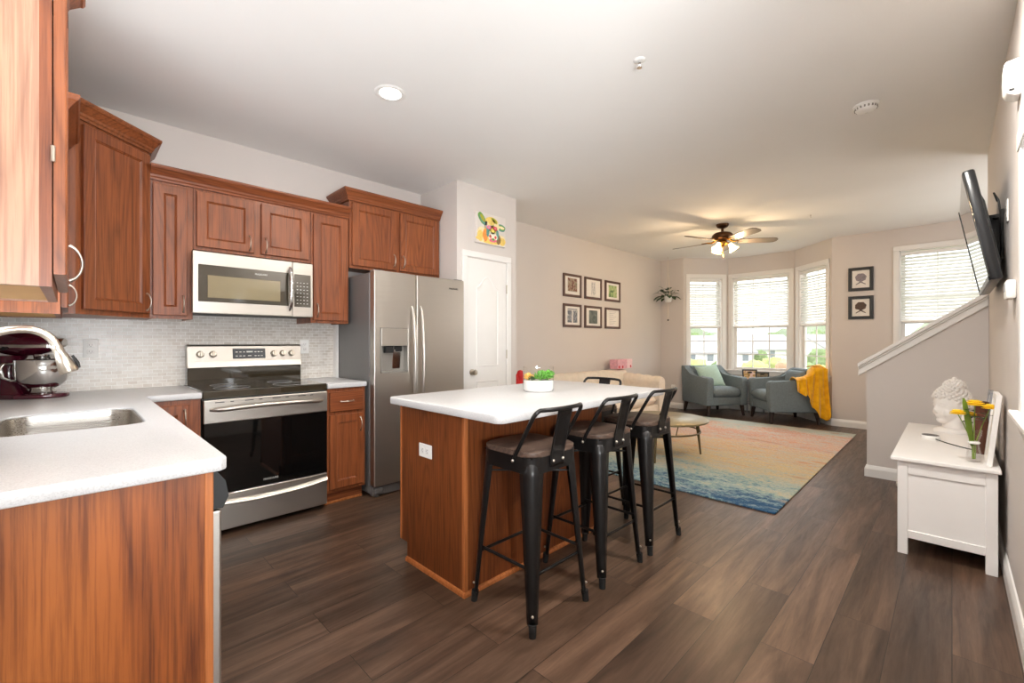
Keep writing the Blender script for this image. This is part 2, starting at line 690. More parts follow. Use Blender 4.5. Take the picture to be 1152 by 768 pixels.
def mk_floor():
    t = NT('dark brown laminate planks')
    v = t.coords(kind='Object')
    br = t.n('ShaderNodeTexBrick')
    br.offset = 0.37
    br.inputs['Scale'].default_value = 1.0
    br.inputs['Brick Width'].default_value = 1.22
    br.inputs['Row Height'].default_value = 0.185
    br.inputs['Mortar Size'].default_value = 0.0016
    br.inputs['Mortar Smooth'].default_value = 0.3
    br.inputs['Bias'].default_value = 0.0
    br.inputs['Color1'].default_value = (0, 0, 0, 1)
    br.inputs['Color2'].default_value = (1, 1, 1, 1)
    br.inputs['Mortar'].default_value = (0.5, 0.5, 0.5, 1)
    t.l(v, br.inputs['Vector'])
    vs = t.coords((0.09, 1, 1))
    # shift grain per plank
    ad = t.n('ShaderNodeVectorMath', operation='ADD')
    mu = t.n('ShaderNodeVectorMath', operation='SCALE')
    t.l(br.outputs['Color'], mu.inputs[0])
    mu.inputs['Scale'].default_value = 13.0
    t.l(vs, ad.inputs[0])
    t.l(mu.outputs[0], ad.inputs[1])
    g1 = t.noise(ad.outputs[0], 48, 6, 0.7, 0.6)
    g2 = t.noise(ad.outputs[0], 8, 6, 0.6, 1.6)
    base = t.ramp(g2, [(0.28, C(54, 40, 32)), (0.48, C(86, 66, 53)), (0.72, C(114, 90, 74))])
    tone = t.ramp(br.outputs['Color'], [(0.0, (0.60, 0.59, 0.58, 1)), (1.0, (1.18, 1.15, 1.12, 1))])
    c = t.mix(1.0, base, tone, 'MULTIPLY')
    fine = t.ramp(g1, [(0.3, (0.62, 0.6, 0.58, 1)), (0.6, (1, 1, 1, 1))])
    c = t.mix(0.75, c, fine, 'MULTIPLY')
    c = t.mix(br.outputs['Fac'], c, C(34, 26, 22))
    t.col(c)
    t.set(0.36, 0, 0.4)
    r = t.ramp(g1, [(0.3, (0.42,) * 3 + (1,)), (0.7, (0.28,) * 3 + (1,))])
    t.l(r, t.b.inputs['Roughness'])
    inv = t.math('SUBTRACT', t.math('MULTIPLY', g1, 0.3), br.outputs['Fac'])
    t.bump(inv, 0.15, 0.002)
    return t.m


M_floor = mk_floor()


def mk_splash():
    t = NT('white grey marble mosaic brick')
    v = t.coords(kind='Object', rot=(PI / 2, 0, 0))
    br = t.n('ShaderNodeTexBrick')
    br.offset = 0.5
    br.inputs['Scale'].default_value = 1.0
    br.inputs['Brick Width'].default_value = 0.052
    br.inputs['Row Height'].default_value = 0.0235
    br.inputs['Mortar Size'].default_value = 0.0021
    br.inputs['Mortar Smooth'].default_value = 0.4
    br.inputs['Color1'].default_value = C(204, 196, 186)
    br.inputs['Color2'].default_value = C(222, 217, 210)
    br.inputs['Mortar'].default_value = C(240, 238, 234)
    t.l(v, br.inputs['Vector'])
    n = t.noise(t.coords(), 30, 4)
    vein = t.ramp(n, [(0.35, (0.86, 0.84, 0.82, 1)), (0.6, (1, 1, 1, 1))])
    t.col(t.mix(0.7, br.outputs['Color'], vein, 'MULTIPLY'))
    t.set(0.25, 0, 0.5)
    t.bump(t.math('SUBTRACT', 1.0, br.outputs['Fac']), 0.3, 0.003)
    return t.m


M_splash = mk_splash()


def mk_quartz():
    t = NT('white quartz worktop')
    v = t.coords()
    n = t.noise(v, 260, 2)
    n2 = t.noise(v, 6, 3)
    c = t.ramp(n, [(0.35, C(188, 188, 189)), (0.55, C(204, 204, 205))])
    c2 = t.ramp(n2, [(0.3, (0.97, 0.97, 0.97, 1)), (0.7, (1, 1, 1, 1))])
    t.col(t.mix(1.0, c, c2, 'MULTIPLY'))
    t.set(0.3, 0, 0.45)
    return t.m


M_quartz = mk_quartz()


def mk_rug():
    t = NT('abstract multicolour woven rug')
    tc = t.n('ShaderNodeTexCoord')
    sx = t.n('ShaderNodeSeparateXYZ')
    t.l(tc.outputs['Object'], sx.inputs[0])
    str1 = t.noise(t.coords((1.7, 0.6, 1)), 2.0, 6, 0.62, 0.7)
    str2 = t.noise(t.coords((5, 3.4, 1)), 5.5, 8, 0.8, 0.2)
    k = t.math('ADD', t.math('ADD', t.math('MULTIPLY', sx.outputs['X'], 1 / 3.8), t.math('MULTIPLY', sx.outputs['Y'], 0.045)),
               t.math('ADD', t.math('MULTIPLY', t.math('SUBTRACT', str1, 0.5), 0.62),
                      t.math('MULTIPLY', t.math('SUBTRACT', str2, 0.5), 0.85)))
    base = t.ramp(k, [(0.0, C(50, 86, 120)), (0.06, C(102, 129, 146)), (0.13, C(144, 171, 168)), (0.22, C(182, 186, 169)),
                      (0.31, C(204, 189, 157)), (0.40, C(215, 188, 140)), (0.47, C(197, 191, 174)),
                      (0.55, C(216, 175, 127)), (0.62, C(201, 193, 179)), (0.69, C(212, 154, 126)),
                      (0.76, C(196, 191, 179)), (0.84, C(205, 138, 115)), (0.91, C(204, 186, 168)), (1.0, C(176, 185, 177))])
    blot = t.noise(t.coords((1.6, 0.6, 1)), 3.2, 4, 0.6, 0.6)
    c = t.mix(t.ramp(blot, [(0.62, (0, 0, 0, 1)), (0.74, (0.6, 0.6, 0.6, 1))]), base, C(172, 128, 108))
    st3 = t.noise(t.coords((5, 1.1, 1)), 2.2, 6, 0.7, 0.8)
    far = t.ramp(t.math('MULTIPLY', sx.outputs['X'], 1 / 3.8), [(0.2, (0, 0, 0, 1)), (0.4, (1, 1, 1, 1))])
    m3 = t.ramp(st3, [(0.55, (0, 0, 0, 1)), (0.68, (0.7, 0.7, 0.7, 1))])
    c = t.mix(t.math('MULTIPLY', m3, far), c, C(212, 132, 88))
    st4 = t.noise(t.coords((6, 1.5, 1), rot=(0, 0, 0.1)), 2.6, 6, 0.7, 0.6)
    c = t.mix(t.ramp(st4, [(0.50, (0, 0, 0, 1)), (0.66, (0.75, 0.75, 0.75, 1))]), c, C(182, 190, 184))
    fine = t.noise(t.coords((34, 16, 1)), 3, 5, 0.75)
    f2 = t.ramp(fine, [(0.3, (0.62, 0.62, 0.62, 1)), (0.65, (1.08, 1.08, 1.08, 1))])
    t.col(t.mix(0.8, c, f2, 'MULTIPLY'))
    t.set(0.95, 0, 0.1)
    t.bump(fine, 0.3, 0.004)
    return t.m


M_rug = mk_rug()


def mk_blind():
    t = NT('white blind slat')
    tr = t.n('ShaderNodeBsdfTranslucent')
    tr.inputs[0].default_value = (0.9, 0.9, 0.88, 1)
    df = t.n('ShaderNodeBsdfDiffuse')
    v = t.coords()
    t.l(t.ramp(t.noise(v, 8, 2), [(0.3, (0.86, 0.86, 0.85, 1)), (0.7, (0.9, 0.9, 0.89, 1))]), df.inputs[0])
    mx = t.n('ShaderNodeMixShader')
    mx.inputs[0].default_value = 0.45
    t.l(df.outputs[0], mx.inputs[1])
    t.l(tr.outputs[0], mx.inputs[2])
    t.l(mx.outputs[0], t.out.inputs[0])
    return t.m


M_blind = mk_blind()


def mk_print(name, cols, scale):
    t = NT(name)
    n = t.noise(t.coords(rnd=True), scale, 4, 0.6, 0.5)
    k = len(cols) - 1
    t.col(t.ramp(n, [(0.32 + 0.36 * i / k, C(*c)) for i, c in enumerate(cols)]))
    t.set(0.6)
    return t.m


# ------------------------------------------------------------------ room shell
H = 2.74
XF, YL, XS, YR = 7.85, 3.88, -0.34, -0.205     # far wall, long left wall, sink wall, right wall
B1, B2, B3, B4 = (7.85, 3.45), (8.5, 2.90), (8.5, 1.85), (7.85, 1.24)
outline = [(-0.46, -3.2), (7.97, -3.2), (7.97, 1.2), (8.62, 1.8), (8.62, 2.95), (7.97, 3.5), (7.97, 4.0), (-0.46, 4.0)]
struct(MB().prism(outline, 'xy', -0.12, 0.0).build('floor', M_floor))
struct(MB().prism(outline, 'xy', H, H + 0.12).build('ceiling', M_ceil))
struct(MB().box(-0.46, 7.97, YL, 4.0, 0, H).build('wall_left', M_wall))
# sink wall with a window over the sink (out of the frame)
w = MB()
w.box(-0.46, XS, -3.2, 1.98, 0, H).box(-0.46, XS, 2.66, YL, 0, H)
w.box(-0.46, XS, 1.98, 2.66, 0, 1.08).box(-0.46, XS, 1.98, 2.66, 2.2, H)
struct(w.build('wall_sink', M_wall))
# wall behind the photographer, with an opening for a glass door
w = MB()
w.box(XS, 0.25, -3.2, -3.08, 0, H).box(2.35, 7.85, -3.2, -3.08, 0, H).box(0.25, 2.35, -3.2, -3.08, 2.1, H)
struct(w.build('wall_behind', M_wall))
# right-hand wall with the window at the edge of the frame
w = MB()
w.box(0.95, 1.62, YR - 0.12, YR, 0, H).box(2.6, 5.13, YR - 0.12, YR, 0, H)
w.box(1.62, 2.6, YR - 0.12, YR, 0, 0.95).box(1.62, 2.6, YR - 0.12, YR, 1.98, H)
struct(w.build('wall_right', M_wall))
w = MB().box(5.13, 5.25, -1.5, YR, 0, H)
struct(w.build('wall_stairwell', M_wall))
struct(MB().box(5.25, 7.85, -1.62, -1.5, 0, H).build('wall_stair_end', M_wall))
struct(MB().prism([(YR, 0), (0.55, 0), (0.55, 1.0), (YR, 1.555)], 'yz', 5.13, 5.25).build('wall_half', M_wall))
# pantry closet
struct(MB().box(2.55, 3.34, 3.28, YL, 0, H).build('wall_pantry', M_wall))
# far wall and bay
struct(MB().box(XF, XF + 0.12, 3.45, YL, 0, H).build('wall_far_left', M_wall))
w = MB()
w.box(XF, XF + 0.12, 0.50, 1.24, 0, H).box(XF, XF + 0.12, -1.5, -0.55, 0, H)
w.box(XF, XF + 0.12, -0.55, 0.50, 0, 0.68).box(XF, XF + 0.12, -0.55, 0.50, 2.44, H)
struct(w.build('wall_far_right', M_wall))


def bay_wall(name, p, q, o0, o1, z0, z1):
    """wall panel from p to q (room on the left of travel is -n) with a window opening between o0..o1"""
    P, Q = Vector((p[0], p[1], 0)), Vector((q[0], q[1], 0))
    L = (Q - P).length
    a = math.atan2((Q - P).y, (Q - P).x)
    m = MB()
    m.M = T(*P) @ Rz(a)
    t = 0.12
    m.box(0, o0, 0, t, 0, H).box(o1, L, 0, t, 0, H).box(o0, o1, 0, t, 0, z0).box(o0, o1, 0, t, z1, H)
    # corner wedges close the outer joints
    return struct(m.build(name, M_wall)), L, a


ZS, ZT = 0.72, 2.38
bays = []
# travel from the right return to the left so that +local Y points outdoors
for nm, p, q in (('wall_bay_right', B4, B3), ('wall_bay_centre', B3, B2), ('wall_bay_left', B2, B1)):
    L = math.dist(p, q)
    o0 = 0.115 if nm != 'wall_bay_centre' else 0.075
    # travelling this way the outdoors lies to the right, so build with mirrored thickness
    P = Vector((p[0], p[1], 0))
    a = math.atan2(q[1] - p[1], q[0] - p[0])
    m = MB()
    m.M = T(*P) @ Rz(a)
    t = -0.12
    ext = 0.05
    m.box(-ext if nm != 'wall_bay_right' else -0.0, o0, t, 0, 0, H).box(L - o0, L + (ext if nm != 'wall_bay_left' else 0), t, 0, 0, H)
    m.box(o0, L - o0, t, 0, 0, ZS).box(o0, L - o0, t, 0, ZT, H)
    struct(m.build(nm, M_wall))
    bays.append((p, a, o0, L - o0))

BB = [(0, 0), (0.016, 0), (0.016, 0.07), (0.012, 0.085), (0.006, 0.1), (0, 0.105)]


def base(name, path, side=1):
    return struct(MB().sweep(BB, [(x, y, 0) for x, y in path], side=side).build(name, M_trim))


base('baseboard_left', [(3.34, YL), (XF, YL)])
base('baseboard_far', [(XF, YL), B1, B2, B3, B4, (XF, -1.5)])
base('baseboard_right', [(5.13, YR), (2.44, YR)])
base('baseboard_half', [(5.25, 0.55), (5.13, 0.55), (5.13, YR)], side=1)
base('baseboard_pantry', [(3.34, YL), (3.34, 3.28), (3.27, 3.28)], side=-1)

# sloping cap and moulding of the stair half wall
ang = math.atan2(1.555 - 1.0, YR - 0.55)
m = MB()
slope = (1.555 - 1.0) / (YR - 0.55)


def capz(y):
    return 1.0 + (y - 0.55) * slope


for (x0, x1, lo, hi) in ((5.07, 5.31, 0.035, 0.07), (5.09, 5.29, 0.015, 0.036), (5.108, 5.272, -0.045, 0.016)):
    y0, y1 = 0.61, YR
    m.prism([(y0, capz(y0) + lo), (y1, capz(y1) + lo), (y1, capz(y1) + hi), (y0, capz(y0) + hi)], 'yz', x0, x1, 0.004)
struct(m.build('trim_1', M_trim))
# stairs behind the half wall
m = MB()
for i in range(9):
    m.box(5.25, 6.2, 0.45 - 0.2165 * (i + 1), 0.45 - 0.2165 * i, 0, 0.16 * (i + 1))
struct(m.build('stairs', M_floor))


def window(name, W, z0, z1, loc, rz, meet, casing=0.07, muntins=(2, 2), stool=True, depth=0.12, apron=True):
    """double hung window; local X across (0..W), +Y outdoors, room side at y = 0"""
    r = shell(name, loc, rz)
    cs = MB()
    c = casing
    cs.box(-c, 0, -0.018, 0, z0 - 0.02, z1 + c, 0.004).box(W, W + c, -0.018, 0, z0 - 0.02, z1 + c, 0.004)
    cs.box(-c, W + c, -0.022, 0, z1, z1 + c, 0.004)
    if apron:
        cs.box(-c, W + c, -0.016, 0, z0 - 0.09, z0 - 0.02, 0.004)
    # jamb liner
    cs.box(0, 0.012, 0, depth, z0, z1).box(W - 0.012, W, 0, depth, z0, z1).box(0, W, 0, depth, z1 - 0.012, z1)
    cs.build('casing', M_trim, r)
    if stool:
        MB().box(-c - 0.02, W + c + 0.02, -0.045, depth, z0 - 0.022, z0, 0.004).build('sill', M_trim, r)
    for nm, y, a, b in (('upper_sash', 0.085, meet, z1 - 0.012), ('lower_sash', 0.055, z0, meet + 0.03)):
        s = MB()
        f = 0.045
        x0, x1 = 0.012, W - 0.012
        s.box(x0, x0 + f, y, y + 0.03, a, b).box(x1 - f, x1, y, y + 0.03, a, b)
        s.box(x0 + f, x1 - f, y, y + 0.03, a, a + f).box(x0 + f, x1 - f, y, y + 0.03, b - f * 0.8, b)
        sh = s.build(nm, M_trim, r)
        g = MB()
        nx, nz = muntins
        for i in range(1, nx):
            xx = x0 + f + (x1 - x0 - 2 * f) * i / nx
            g.box(xx - 0.008, xx + 0.008, y + 0.008, y + 0.02, a + f, b - f * 0.8)
        for i in range(1, nz + 1):
            zz = a + f + (b - a - 1.8 * f) * i / (nz + 1)
            g.box(x0 + f, x1 - f, y + 0.009, y + 0.019, zz - 0.008, zz + 0.008)
        g.build('muntins', M_trim, sh)
        MB().box(x0 + f, x1 - f, y + 0.012, y + 0.016, a + f, b - f * 0.8).build('glass', M_paneglass, sh)
    return r


def blind(W, z0, z1, loc, rz, label, pitch=0.043, tilt=0.85):
    r = thing('window_blind', label, 'blind', (loc[0], loc[1], z0), rz, 'white slatted blinds half down in the windows')
    h = z1 - z0
    MB().box(0.018, W - 0.018, 0.004, 0.05, h - 0.055, h - 0.014, 0.003).build('headrail', M_trim, r)
    s = MB()
    n = int((h - 0.09) / pitch)
    for i in range(n):
        zz = 0.045 + pitch * i
        s.M = T(0, 0.027, zz) @ Rx(tilt)
        s.box(0.02, W - 0.02, -0.024, 0.024, -0.0012, 0.0012)
    s.build('slats', M_blind, r)
    MB().box(0.02, W - 0.02, 0.004, 0.05, 0.0, 0.028, 0.004).build('bottom_rail', M_trim, r)
    for xx in (0.12, W - 0.12):
        MB().cyl((xx, 0.001, 0.02), (xx, 0.001, h - 0.05), 0.0015, n=5).build('ladder_cord', M_trim, r)
    return r


labels_bl = ['white blind half down in the right-hand angled bay window beside the silhouettes',
             'white blind half down in the wide middle bay window',
             'white blind half down in the left angled bay window behind the mint cushion']
for i, (p, a, o0, o1) in enumerate(bays):
    # local frame with +Y outdoors: start at the far end and travel back
    ca, sa = math.cos(a), math.sin(a)
    loc = (p[0] + ca * o1, p[1] + sa * o1, 0)
    W = o1 - o0
    window('window_%d' % (i + 1), W, ZS, ZT, loc, a + PI, 1.47, 0.068 if i != 1 else 0.065, (3 if i == 1 else 2, 2))
    blind(W, 1.475, ZT - 0.012, loc, a + PI, labels_bl[i])
window('window_4', 1.05, 0.68, 2.44, (XF, 0.50, 0), -PI / 2, 1.47, 0.062, (3, 2))
blind(1.05, 1.475, 2.428, (XF, 0.50), -PI / 2, 'white blind half down in the window above the stair half wall')
window('window_5', 0.98, 0.95, 1.98, (2.6, YR, 0), PI, 1.46, 0.075, (2, 2))
window('window_6', 0.68, 1.08, 2.2, (XS, 1.98, 0), PI / 2, 1.6, 0.05, (2, 2))
# glass patio door behind the photographer
r = shell('door_2', (2.35, -3.08, 0), PI)
d = MB()
for x0, x1, y in ((0, 1.07, 0.06), (1.03, 2.1, 0.02)):
    d.box(x0, x0 + 0.07, y, y + 0.035, 0, 2.1).box(x1 - 0.07, x1, y, y + 0.035, 0, 2.1)
    d.box(x0 + 0.07, x1 - 0.07, y, y + 0.035, 0, 0.09).box(x0 + 0.07, x1 - 0.07, y, y + 0.035, 2.02, 2.1)
d.build('door_frame', M_trim, r)
MB().box(0.07, 1.0, 0.075, 0.08, 0.09, 2.02).box(1.1, 2.03, 0.035, 0.04, 0.09, 2.02).build('glass', M_paneglass, r)

# pantry door with casing
PX0, PX1, PZ = 2.672, 3.186, 2.03
r = shell('door_1', (PX0, 3.28, 0))
d = MB()
w_ = PX1 - PX0
d.box(0, w_, -0.006, 0.0, 0.012, PZ)
d.build('door_slab', M_trim, r)


def arched_panel(x0, x1, z0, z1, arch):
    """raised panel outline with an arched top"""
    pts = [(x0, z0), (x1, z0), (x1, z1 - arch)]
    n = 10
    for i in range(n + 1):
        t = i / n
        x = x1 + (x0 - x1) * t
        k = math.sin(PI * t) ** 1.6
        pts.append((x, z1 - arch + arch * k))
    pts.append((x0, z1 - arch))
    return pts


d = MB()


def raised(mb, poly):
    c = (sum(p[0] for p in poly) / len(poly), sum(p[1] for p in poly) / len(poly))
    def ins(k):
        return [(p[0] + (c[0] - p[0]) * k * 0.13 / max(0.13, abs(p[0] - c[0])) if abs(p[0] - c[0]) > 1e-6 else p[0],
                 p[1] + (-1 if p[1] > c[1] else 1) * k * 0.13) for p in poly]
    rings = [(0.0, -0.006), (0.05, -0.012), (0.12, -0.0065), (0.3, -0.011)]
    n = len(poly)
    vs, fs = [], []
    for k, y in rings:
        vs += [(u, y, z) for u, z in ins(k)]
    for i in range(len(rings) - 1):
        for j in range(n):
            fs.append((i * n + j, i * n + (j + 1) % n, (i + 1) * n + (j + 1) % n, (i + 1) * n + j))
    fs.append(list(range((len(rings) - 1) * n, len(rings) * n)))
    mb.add(vs, fs)


raised(d, arched_panel(0.11, w_ - 0.11, 0.98, 1.87, 0.12))
raised(d, [(0.11, 0.16), (w_ - 0.11, 0.16), (w_ - 0.11, 0.84), (0.11, 0.84)])
d.build('raised_panels', M_trim, r, smooth=35)
c = MB()
for x0, x1 in ((-0.066, -0.006), (w_ + 0.006, w_ + 0.066)):
    c.box(x0, x1, -0.02, 0, 0, PZ + 0.01, 0.006, 2)
c.box(-0.066, w_ + 0.066, -0.02, 0, PZ + 0.01, PZ + 0.07, 0.006, 2)
c.build('casing', M_trim, r)
k = MB()
k.M = T(0.055, -0.006, 0.93) @ Rx(PI / 2)
k.lathe([(0.0, 0), (0.03, 0.0), (0.03, 0.006), (0.012, 0.01), (0.012, 0.03), (0.024, 0.036), (0.029, 0.048), (0.024, 0.06), (0, 0.064)], n=20)
k.build('knob', M_nickel, r, smooth=40)
for hz in (0.25, 1.05, 1.72):
    MB().box(w_ - 0.002, w_ + 0.006, -0.022, -0.004, hz, hz + 0.09, 0.001).build('hinge', M_nickel, r)

# backsplash tile between worktop and wall cabinets
struct(MB().box(XS, 1.632, 3.868, YL, 0.914, 1.86).build('tile_backsplash', M_splash))
struct(MB().box(1.632, 1.652, 3.80, YL, 0.90, 1.38).build('trim_2', M_trim))

# ------------------------------------------------------------------ kitchen cabinets
CROWN = [(0, 0), (0.012, 0), (0.016, 0.012), (0.022, 0.018), (0.026, 0.03), (0.05, 0.062), (0.056, 0.066), (0.062, 0.078), (0.062, 0.088), (0, 0.088)]


def pull(mb, M, L=0.105, out=0.028):
    """bow pull: runs along local Z, stands off towards local -Y"""
    mb.M = M
    pts, rs = [], []
    n = 14
    for i in range(n + 1):
        t = i / n
        z = -L / 2 + L * t
        y = -out * (math.sin(PI * t) ** 0.55) - 0.002
        pts.append((0, y, z))
        e = abs(t - 0.5) * 2
        rs.append(0.0035 + 0.003 * max(0, e - 0.8) * 5)
    mb.tube(pts, rs, 8)
    mb.M = Matrix.Identity(4)


def handle(parent, M, L=0.105):
    m = MB()
    pull(m, M, L)
    return m.build('handle', M_nickel, parent, smooth=60, W=True)


def upper(name, label, x0, x1, z0, z1, yf, doors, yb=3.868, frame=0.03):
    """wall cabinet facing -Y; doors: list of (x0, x1, handle_x, handle_z)"""
    r = thing(name, label, 'cabinet', ((x0 + x1) / 2, yb, z0), 0)
    b = MB()
    b.box(x0, x1, yf + 0.02, yb, z0 + 0.018, z1)
    b.box(x0, x1, yf, yf + 0.02, z0, z1)
    b.box(x0, x0 + 0.015, yf + 0.02, yb, z0, z0 + 0.018).box(x1 - 0.015, x1, yf + 0.02, yb, z0, z0 + 0.018)
    b.build('body', M_oak, r, W=True)
    for (a, c, hx, hz) in doors:
        d = MB().door(a, c, z0 + 0.022, z1 - 0.03, yf, yf - 0.02).build('door', M_oak, r, W=True)
        if hx is not None:
            handle(d, T(hx, yf - 0.02, hz))
    return r


YU = 3.56          # face of the wall cabinets
upper('wall_cabinet', 'narrow oak wall cabinet between the tall corner cabinet and the microwave', 0.345, 0.566, 1.372, 2.255, YU,
      [(0.358, 0.535, 0.512, 1.47)])
upper('wall_cabinet', 'short two-door oak wall cabinet directly above the microwave', 0.569, 1.322, 1.838, 2.255, YU,
      [(0.585, 0.925, 0.895, 1.925), (0.972, 1.305, 1.0, 1.925)])
upper('wall_cabinet', 'oak wall cabinet between the microwave and the refrigerator', 1.325, 1.628, 1.372, 2.255, YU,
      [(1.34, 1.61, 1.368, 1.47)])
m = MB().sweep(CROWN, [(0.345, YU, 2.245), (1.628, YU, 2.245)])
mesh_root(m, 'crown_moulding', M_oakx, 'straight oak crown moulding running over the cabinets above the microwave', 'moulding')
r = upper('wall_cabinet', 'raised two-door oak cabinet above the refrigerator', 1.634, 2.545, 1.842, 2.42, 3.555,
          [(1.655, 2.065, 2.04, 1.95), (2.105, 2.53, 2.135, 1.95)])
MB().sweep(CROWN, [(1.634, 3.868, 2.405), (1.634, 3.555, 2.405), (2.546, 3.555, 2.405)]).build('crown_moulding', M_oakx, r, W=True)

# diagonal corner wall cabinet
r = thing('corner_cabinet', 'tall diagonal oak corner wall cabinet rising above its neighbours', 'cabinet', (0.0, 3.7, 1.372))
A, Bp = (0.012, 3.262), (0.342, YU)
poly = [(XS + 0.003, 3.262), A, Bp, (0.342, 3.866), (XS + 0.003, 3.866)]
MB().prism(poly, 'xy', 1.39, 2.42).prism(poly, 'xy', 1.372, 1.39).build('body', M_oak, r, W=True)
da = math.atan2(Bp[1] - A[1], Bp[0] - A[0])
LD = math.dist(A, Bp)
d = MB()
d.M = T(A[0], A[1], 0) @ Rz(da)
d.door(0.03, LD - 0.012, 1.40, 2.385, 0.0, -0.02)
d = d.build('door', M_oak, r, W=True)
handle(d, T(A[0], A[1], 0) @ Rz(da) @ T(LD - 0.04, -0.02, 1.47))
MB().sweep(CROWN, [(XS + 0.003, A[1], 2.405), (A[0], A[1], 2.405), (Bp[0], Bp[1], 2.405), (0.342, 3.866, 2.405)]).build('crown_moulding', M_oakx, r, W=True)


def side_upper(label, y0, y1, xf, z0, z1, door, hy, panel_mat, open_bottom=True):
    """wall cabinet on the sink wall, facing +X"""
    r = thing('wall_cabinet', label, 'cabinet', (XS, (y0 + y1) / 2, z0))
    zb = z0 + 0.004
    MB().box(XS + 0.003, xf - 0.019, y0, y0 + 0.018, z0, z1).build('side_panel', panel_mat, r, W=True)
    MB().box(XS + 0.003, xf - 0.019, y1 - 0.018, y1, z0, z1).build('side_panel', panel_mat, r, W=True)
    MB().box(XS + 0.003, xf - 0.02, y0 + 0.018, y1 - 0.018, zb, zb + 0.012).build('underside', M_raw, r, W=True)
    f = MB()
    f.box(xf - 0.019, xf, y0, y0 + 0.04, z0, z1).box(xf - 0.019, xf, y1 - 0.04, y1, z0, z1)
    f.box(xf - 0.019, xf, y0 + 0.04, y1 - 0.04, z0, z0 + 0.045).box(xf - 0.019, xf, y0 + 0.04, y1 - 0.04, z1 - 0.05, z1)
    f.box(XS + 0.01, xf - 0.03, y0 + 0.02, y1 - 0.02, z1 - 0.02, z1)
    f.build('face_frame', M_oak, r, W=True)
    d = MB()
    d.M = T(xf + 0.002, y0 + 0.02, 0) @ Rz(PI / 2)
    d.door(0, y1 - y0 - 0.03, z0 + 0.03, z1 - 0.03, 0, -0.021)
    d = d.build('door', M_oak, r, W=True)
    handle(d, T(xf + 0.023, hy, z0 + 0.115) @ Rz(PI / 2))
    for hz in (z0 + 0.28, z1 - 0.12):
        h = MB()
        h.box(xf - 0.001, xf + 0.004, y0 - 0.004, y0 + 0.02, hz, hz + 0.018).cyl((xf + 0.0015, y0 - 0.004, hz - 0.008), (xf + 0.0015, y0 - 0.004, hz + 0.026), 0.004, n=8)
        h.build('hinge', M_nickel, d, W=True)
    MB().sweep(CROWN, [(XS + 0.003, y0, z1 - 0.01), (xf, y0, z1 - 0.01), (xf, y1, z1 - 0.01)] + ([(XS + 0.003, y1, z1 - 0.01)] if open_bottom else [])).build('crown_moulding', M_oakx, r, W=True)
    return r


side_upper('pale-lit oak wall cabinet nearest the camera at the top left edge', 1.385, 1.93, -0.031, 1.345, 2.245, None, 1.87, M_oakglare)
side_upper('oak wall cabinet on the sink wall next to the tall corner cabinet, partly hidden', 2.72, 3.258, -0.036, 1.345, 2.21, None, 3.17, M_oakdark, False)  # darker island veneer paints in the shade on this cabinet's ends

# ------------------------------------------------------------------ base cabinets
YB = 3.272         # face of the base cabinets
r = thing('base_cabinet', 'oak base cabinet with drawer and door between the range and the refrigerator', 'cabinet', (1.48, 3.868, 0))
b = MB().box(1.335, 1.632, YB, 3.868, 0.1, 0.874).box(1.335, 1.632, YB + 0.07, 3.868, 0, 0.1)
b.build('body', M_oak, r, W=True)
MB().box(1.335, 1.632, YB + 0.055, YB + 0.07, 0, 0.095).build('toe_kick', M_oakx, r, W=True)
MB().box(1.335, 1.632, YB + 0.043, YB + 0.055, 0, 0.02, 0.004).build('shoe_moulding', M_oaktrim, r, W=True)
d = MB().door(1.35, 1.612, 0.125, 0.675, YB, YB - 0.02).build('door', M_oak, r, W=True)
handle(d, T(1.585, YB - 0.02, 0.59))
d = MB().box(1.35, 1.612, YB - 0.02, YB, 0.70, 0.85, 0.004).build('drawer', M_oakx, r, W=True)
handle(d, T(1.48, YB - 0.02, 0.775) @ Ry(PI / 2), 0.1)

r = thing('base_cabinet', 'oak base cabinet in the corner left of the range', 'cabinet', (0.42, 3.868, 0))
MB().box(0.29, 0.56, YB, 3.868, 0.1, 0.874).box(0.29, 0.56, YB + 0.07, 3.868, 0, 0.1).build('body', M_oak, r, W=True)
d = MB().door(0.312, 0.50, 0.125, 0.845, YB, YB - 0.02).build('door', M_oak, r, W=True)
handle(d, T(0.478, YB - 0.02, 0.765))

# sink run: end panel, dishwasher, sink base
XB = 0.272
r = thing('sink_cabinet', 'oak sink base cabinet running along the sink wall under the white worktop', 'cabinet', (XS, 2.7, 0))
b = MB()
b.box(XS + 0.003, XB, 2.06, 2.10, 0.1, 0.874).box(XS + 0.003, XB, 2.9, 3.868, 0.1, 0.874).box(XS + 0.003, XB - 0.07, 2.06, 3.868, 0, 0.1)
b.box(XB - 0.02, XB, 2.10, 2.9, 0.1, 0.874).box(XS + 0.003, XS + 0.015, 2.1, 2.9, 0.1, 0.874).box(XS + 0.003, XB, 2.1, 2.9, 0.1, 0.13)
b.build('body', M_oak, r, W=True)
for y0, y1, hy in ((2.09, 2.475, 2.44), (2.485, 2.87, 2.52)):
    d = MB()
    d.M = T(XB, y0, 0) @ Rz(PI / 2)
    d.door(0, y1 - y0, 0.125, 0.67, 0, -0.02)
    d = d.build('door', M_oak, r, W=True)
    handle(d, T(XB + 0.02, hy, 0.59) @ Rz(PI / 2))
r = thing('end_panel', 'large orange oak panel closing the near end of the sink worktop', 'panel', (XS, 1.43, 0))
MB().box(XS + 0.003, XB - 0.02, 1.42, 1.44, 0, 0.874).build('veneer', M_oakp, r, W=True)
MB().box(XB - 0.02, XB, 1.418, 1.442, 0, 0.874, 0.002).build('edge_strip', M_oaktrim, r, W=True)
r = thing('dishwasher', 'stainless dishwasher with black control strip behind the oak end panel', 'dishwasher', (0, 1.75, 0))
MB().box(XS + 0.03, XB - 0.01, 1.448, 2.052, 0.1, 0.868).build('body', M_greysteel, r, W=True)
